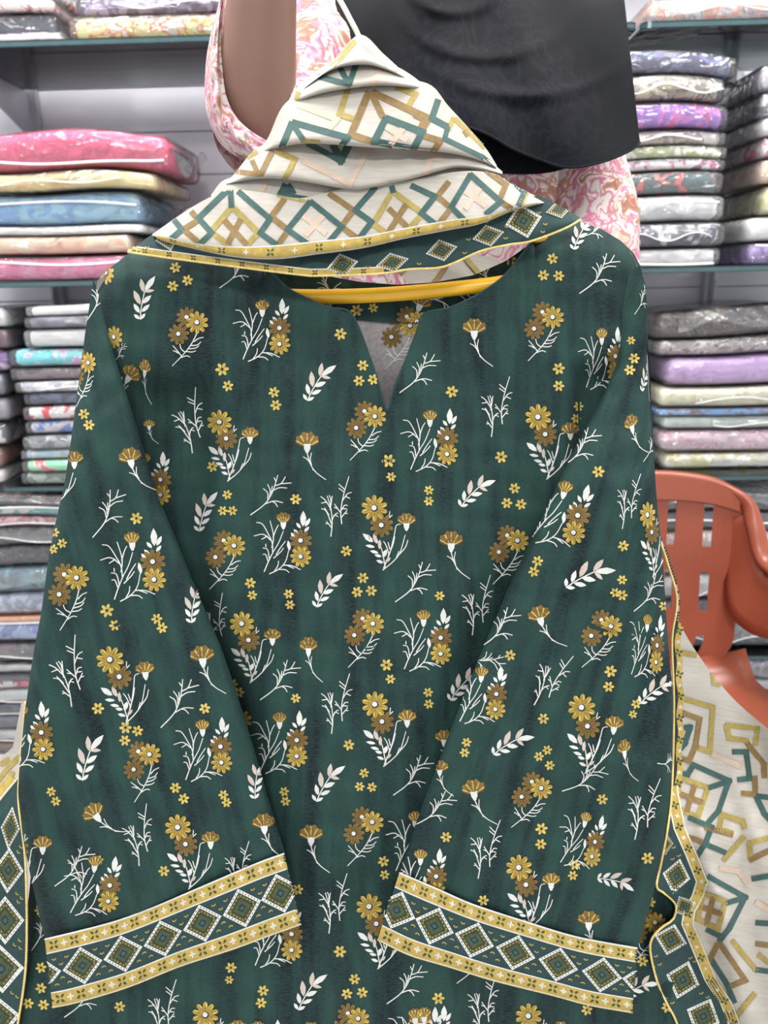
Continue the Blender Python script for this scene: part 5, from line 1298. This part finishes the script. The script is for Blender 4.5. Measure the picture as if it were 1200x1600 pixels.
def stack(place, group, zbase, yf, px0, px1, ys, items, d=0.25):
    """ys: heights read along the front of the pile, top to bottom (one more than items)"""
    xm = (px0+px1)/2; zs = [float(onY(xm, y, yf)[2]) for y in ys]
    hs = [a-b for a, b in zip(zs[:-1], zs[1:])]
    lim = min([q for q in SH if q > zbase+0.1]+[9])-0.011-0.008-zbase
    if sum(hs) > lim: hs = [q*lim/sum(hs) for q in hs]
    z = zbase+0.0005; tot = sum(hs); ph = RND.uniform(0, 6.28); fq = RND.uniform(13, 20); tl = RND.uniform(-.03, .03)
    xa, xb_ = float(onY(px0, ys[0], yf)[0]), float(onY(px1, ys[0], yf)[0]); xc = (xa+xb_)/2
    def bend(x, zz, A=min(0.009, tot*0.04)):
        q = max(0, min(1, (zz-zbase)/tot)); k = min(1.0, abs(x-xc)/((xb_-xa)/2))
        return -q*A*(0.5+0.5*math.sin(x*fq+ph+q*3))-q*A*0.9*k**3
    for it, h, y in list(zip(items, hs, [(a+b)/2 for a, b in zip(ys[:-1], ys[1:])]))[::-1]:
        desc, spec = it[0], it[1]; kw = dict(it[2]) if len(it) > 2 else {}
        d0, d1 = kw.pop('x', (0, 0)); dy = kw.pop('dy', 0.0)
        a = float(onY(px0+d0, y, yf)[0])+RND.uniform(0, .010); b = float(onY(px1+d1, y, yf)[0])-RND.uniform(0, .014)
        pack((a+b)/2+RND.uniform(-.004, .004), yf+dy+RND.uniform(0, .012), z, b-a-.008, d, h*0.992, spec, desc+' '+place, group, bend=bend, **kw); z += h
S_0, S_1, S_2, S_3 = SH[1], SH[2], SH[3], SH[4]
# ---- left bay
stack('left of the yellow pack, top left shelf', 'packs at the left end of the top left shelf', S_0, YF, -190, 98, [-30, -8, 16, 50, 63],
  [('pink floral folded garment', [(222, 190, 190), (170, 90, 100), (120, 110, 70)]), ('pale rose printed garment', [(214, 176, 172), (150, 80, 90), (236, 226, 222)]), ('navy blue garment in glossy bag', [(46, 54, 74)], dict(bag=2)), ('thin pink and white garment', [(214, 178, 190), (238, 234, 236)], dict(x=(0, 10)))])
stack('on the top left shelf beside the arm', 'packs beside the arm on the top left shelf', S_0, YF+0.004, 100, 420, [-20, 12, 53],
  [('dark plum garment', [(84, 70, 96), (130, 118, 140)], dict(x=(0, 20))), ('pale yellow garment with red print', [(232, 210, 138), (214, 176, 84), (204, 60, 60), (238, 228, 180)], dict(layers=3, bag=2))])
stack('in the left pile on the second left shelf', 'packs in the left pile on the second left shelf', S_1, YF+0.004, -150, 225, [186, 255, 287, 343, 358, 390, 432],
  [('hot pink garment with white zip', [(190, 74, 112), (178, 62, 100)], dict(zip_=.22, layers=1, x=(0, 46), bag=0, flap=.03)), ('beige tan garment', [(206, 178, 126), (188, 160, 110)], dict(x=(0, 30))), ('sky blue garment in layers', [(134, 172, 204), (110, 152, 190)], dict(layers=3, x=(0, 10), zip_=.62, bag=0, flap=.07)),
   ('thin silver grey garment', [(176, 178, 176)], dict(x=(0, 6), bag=1)), ('dusty peach garment', [(206, 168, 146), (190, 152, 130)], dict(layers=1, x=(0, -12))), ('candy pink garment with white zip', [(222, 128, 158), (206, 104, 140)], dict(zip_=.7, layers=3, x=(0, -6)))])
stack('behind the shawl, second left shelf', 'packs in the small pile by the shawl', S_1, YF+0.06, 272, 480, [308, 333, 352, 376, 402, 428],
  [('cream leaf-printed garment', [(226, 222, 204), (110, 140, 96), (196, 70, 80)]), ('turquoise garment', [(122, 186, 188), (196, 226, 220)]), ('white garment with pink specks', [(222, 214, 208), (206, 130, 140)]), ('grey garment', [(150, 150, 156)]), ('mauve garment', [(180, 140, 160)])])
stack('in the tall pile on the third left shelf', 'packs in the tall pile on the third left shelf', S_2, YF+0.002, 20, 380, [446, 465, 485, 518, 550, 572, 591, 613, 637, 660, 684, 700, 720, 741],
  [('white folded garment topmost', [(216, 212, 220)], dict(bag=1)), ('charcoal grey garment second', [(96, 98, 112), (70, 72, 84)]), ('bright white thick garment third', [(232, 228, 232), (200, 190, 210)], dict(layers=1, bag=1)), ('cyan blue printed garment', [(98, 182, 206), (226, 216, 230), (196, 130, 170)], dict(layers=3, x=(-25, 0))), ('maroon grey garment', [(110, 96, 100), (80, 60, 64)], dict(x=(-25, 0))),
   ('silvery white garment', [(206, 204, 210), (150, 150, 160)], dict(bag=2, x=(-10, 0))), ('dark navy garment', [(58, 64, 86), (90, 100, 130)]), ('white garment with a red band', [(232, 222, 226), (176, 40, 56), (176, 40, 56)], dict(layers=1)), ('cobalt blue and pink garment', [(214, 186, 196), (84, 120, 206), (84, 120, 206)]), ('steel grey garment', [(138, 142, 148), (90, 94, 98)], dict(bag=2)),
   ('light blue speckled garment', [(150, 178, 204), (220, 226, 230)]), ('mint green garment with red dots', [(120, 186, 150), (226, 228, 214), (196, 80, 80)]), ('dark sage garment at the bottom', [(92, 104, 100), (150, 160, 152)])])
stack('at the far left, third left shelf', 'packs at the far left of the third left shelf', S_2, YF+0.012, -330, 12, [452, 486, 520, 556, 596, 636, 676, 712, 738],
  [('pearl grey garment', [(190, 190, 196)]), ('wine red garment', [(84, 44, 60)]), ('violet garment', [(116, 84, 140), (180, 160, 196)]), ('slate garment', [(92, 96, 110)]), ('smoky grey garment', [(130, 126, 136)], dict(bag=2)), ('dark garment with white lace', [(70, 66, 70), (220, 214, 214)], dict(bag=2)), ('rust brown garment', [(130, 84, 66)]), ('pale pink garment', [(216, 190, 196)])])
stack('in the pile on the fourth left shelf', 'packs in the pile on the fourth left shelf', S_3, YF+0.004, -130, 300, [752, 772, 790, 808, 842, 878, 925, 965, 977, 1010, 1042],
  [('dark brown glossy garment topmost', [(62, 50, 56), (110, 90, 90)], dict(bag=2)), ('white and teal garment', [(92, 150, 150), (232, 228, 228), (232, 228, 228)], dict(zip_=.8)), ('rose printed garment', [(176, 130, 136), (120, 60, 70)]), ('grey black garment', [(84, 86, 90), (50, 50, 54)], dict(bag=2)), ('jet black garment', [(28, 26, 32), (60, 56, 62)], dict(bag=2)), ('petrol teal garment', [(52, 88, 104), (90, 140, 150)], dict(bag=2)),
   ('silver blue garment', [(134, 140, 156), (170, 176, 190)], dict(bag=2)), ('thin orange tan garment', [(190, 134, 96)], dict(zip_=.2)), ('lavender blue garment', [(150, 164, 212), (110, 120, 160)], dict(layers=1)), ('black and plum garment', [(34, 26, 34), (80, 60, 74)])])
stack('in the pile on the base deck at the left', 'packs on the base deck at the left', 0.06, YF+0.02, -130, 300, [1054, 1072, 1084, 1101, 1128, 1150, 1180, 1205, 1228],
  [('white garment topmost', [(224, 220, 222)]), ('dark slate garment', [(70, 76, 86)]), ('crimson pink garment', [(196, 110, 130), (120, 60, 60), (230, 220, 216)]), ('white and aqua garment', [(226, 228, 228), (176, 220, 210)], dict(layers=1)), ('dark navy garment', [(52, 54, 74), (90, 90, 104)]), ('ash grey garment', [(96, 98, 108)]), ('ivory garment', [(206, 204, 200)]), ('brown garment', [(110, 90, 80)])])
# ---- right bay
stack('on the top right shelf', 'packs on the top right shelf', S_0, YF+0.004, 1000, 1330, [-24, 19], [('salmon pink floral garment', [(232, 150, 136), (244, 206, 190), (150, 140, 150), (236, 226, 214)], dict(layers=1))])
stack('beside the pink sleeve on the second right shelf', 'packs beside the pink sleeve on the second right shelf', S_1, YF+0.004, 930, 1148, [66, 106, 150, 193, 218, 239, 258, 296, 340, 381, 412],
  [('navy and teal glossy garment topmost', [(60, 62, 96), (50, 96, 110), (110, 100, 150)], dict(bag=2, x=(0, 16), flap=.04)), ('khaki stone garment', [(150, 140, 120), (60, 56, 70), (190, 184, 160)], dict(bag=2, layers=3)), ('bright purple garment', [(132, 92, 168), (160, 116, 196), (214, 90, 150)], dict(layers=2)), ('white and brown printed garment', [(170, 160, 150), (110, 86, 76), (226, 222, 214)], dict(bag=2)),
   ('olive green garment', [(140, 150, 110), (200, 206, 180)]), ('white and magenta garment', [(212, 208, 206), (170, 80, 130), (90, 80, 90)]), ('dark teal garment with red trim', [(58, 84, 88), (40, 60, 64), (200, 90, 84)], dict(bag=2)), ('white silver garment', [(214, 216, 214), (180, 186, 186)], dict(layers=3, bag=1, zip_=.6)), ('ink navy garment', [(52, 56, 78), (36, 44, 80), (200, 204, 208)], dict(bag=2)), ('ivory white garment at the bottom', [(222, 220, 206)], dict(layers=1, zip_=.2, x=(0, -6)))])
stack('at the right edge, second right shelf', 'packs at the right edge of the second right shelf', S_1, YF+0.006, 1186, 1440, [84, 132, 174, 206, 240, 282, 332, 374, 411],
  [('clear bagged grey garment topmost', [(130, 132, 144), (170, 170, 176)], dict(bag=2)), ('smoke black garment', [(78, 78, 88), (160, 160, 170)], dict(bag=2)), ('silky white garment', [(206, 206, 212)], dict(layers=3, bag=2)), ('white garment with pink corner', [(220, 218, 220), (200, 110, 130)]), ('peach garment', [(206, 168, 140), (186, 150, 130)], dict(bag=1)), ('lemon yellow garment', [(226, 210, 134), (206, 196, 170)], dict(bag=2)), ('thick off white garment', [(224, 224, 214)], dict(layers=1, x=(-30, 0), bag=1)), ('violet garment with white edge', [(112, 90, 146), (140, 120, 170)], dict(zip_=.85, x=(-26, 0)))])
stack('in the pile on the third right shelf', 'packs on the third right shelf', S_2, YF+0.05, 1022, 1340, [452, 503, 531, 582, 617, 630, 652, 690, 716],
  [('dark brown garment in a loose bag topmost', [(70, 58, 58), (120, 96, 84), (50, 46, 54)], dict(bag=2)), ('silver sparkling garment', [(150, 136, 136), (214, 206, 206), (110, 90, 90)], dict(bag=2, x=(4, 0), layers=3)), ('lilac purple garment', [(176, 150, 206)], dict(layers=1, x=(12, 0))), ('pale yellow garment', [(232, 226, 166)], dict(layers=1, x=(-4, 0))), ('thin denim blue garment', [(96, 140, 186), (110, 90, 100)], dict(x=(4, 0))), ('mint green garment', [(178, 220, 184)], dict(x=(4, 0), layers=1)),
   ('rose pink garment in a crinkled bag', [(224, 172, 180), (214, 120, 150), (236, 220, 214)], dict(bag=2)), ('ivory garment with olive print', [(214, 210, 186), (180, 176, 130)], dict(bag=2, x=(10, 0)))])
stack('behind the lilac pile on the third right shelf', 'packs behind the lilac pile', S_2, YF+0.09, 840, 1005, [520, 556, 590, 622, 654, 688, 710],
  [('sea green garment', [(150, 196, 164)]), ('grey white garment', [(196, 196, 190)]), ('fawn garment', [(176, 160, 140)]), ('dull blue garment', [(110, 126, 150)]), ('ash pink garment', [(186, 156, 160)]), ('pale violet garment', [(196, 190, 220)])], d=0.22)
stack('in the pile behind the orange chair', 'packs behind the orange chair', S_3, YF+0.02, 1020, 1330, [758, 790, 822, 856, 890, 930, 968, 1012],
  [('black garment in a shiny bag topmost', [(40, 38, 44), (80, 76, 84)], dict(bag=2)), ('dark grey garment', [(70, 70, 78)], dict(bag=2, zip_=.5)), ('pink and peach printed garment', [(220, 180, 180), (200, 110, 120), (230, 220, 170)]), ('lemon and white garment', [(226, 224, 190), (170, 200, 170)]), ('silver white garment', [(190, 190, 196)], dict(bag=2)), ('charcoal purple garment', [(70, 62, 80)], dict(bag=2)), ('dark slate garment', [(62, 68, 80), (120, 126, 140)], dict(bag=2))])
stack('on the base deck behind the orange chair', 'packs on the base deck behind the chair', 0.06, YF+0.02, 1020, 1330, [1040, 1078, 1104, 1140, 1178, 1215],
  [('dark violet glossy garment', [(58, 50, 70), (120, 112, 130)], dict(bag=2)), ('pale grey garment', [(176, 178, 184)], dict(bag=2)), ('black garment', [(40, 40, 46)]), ('tan garment', [(160, 140, 120)]), ('off white garment', [(206, 204, 198)])])
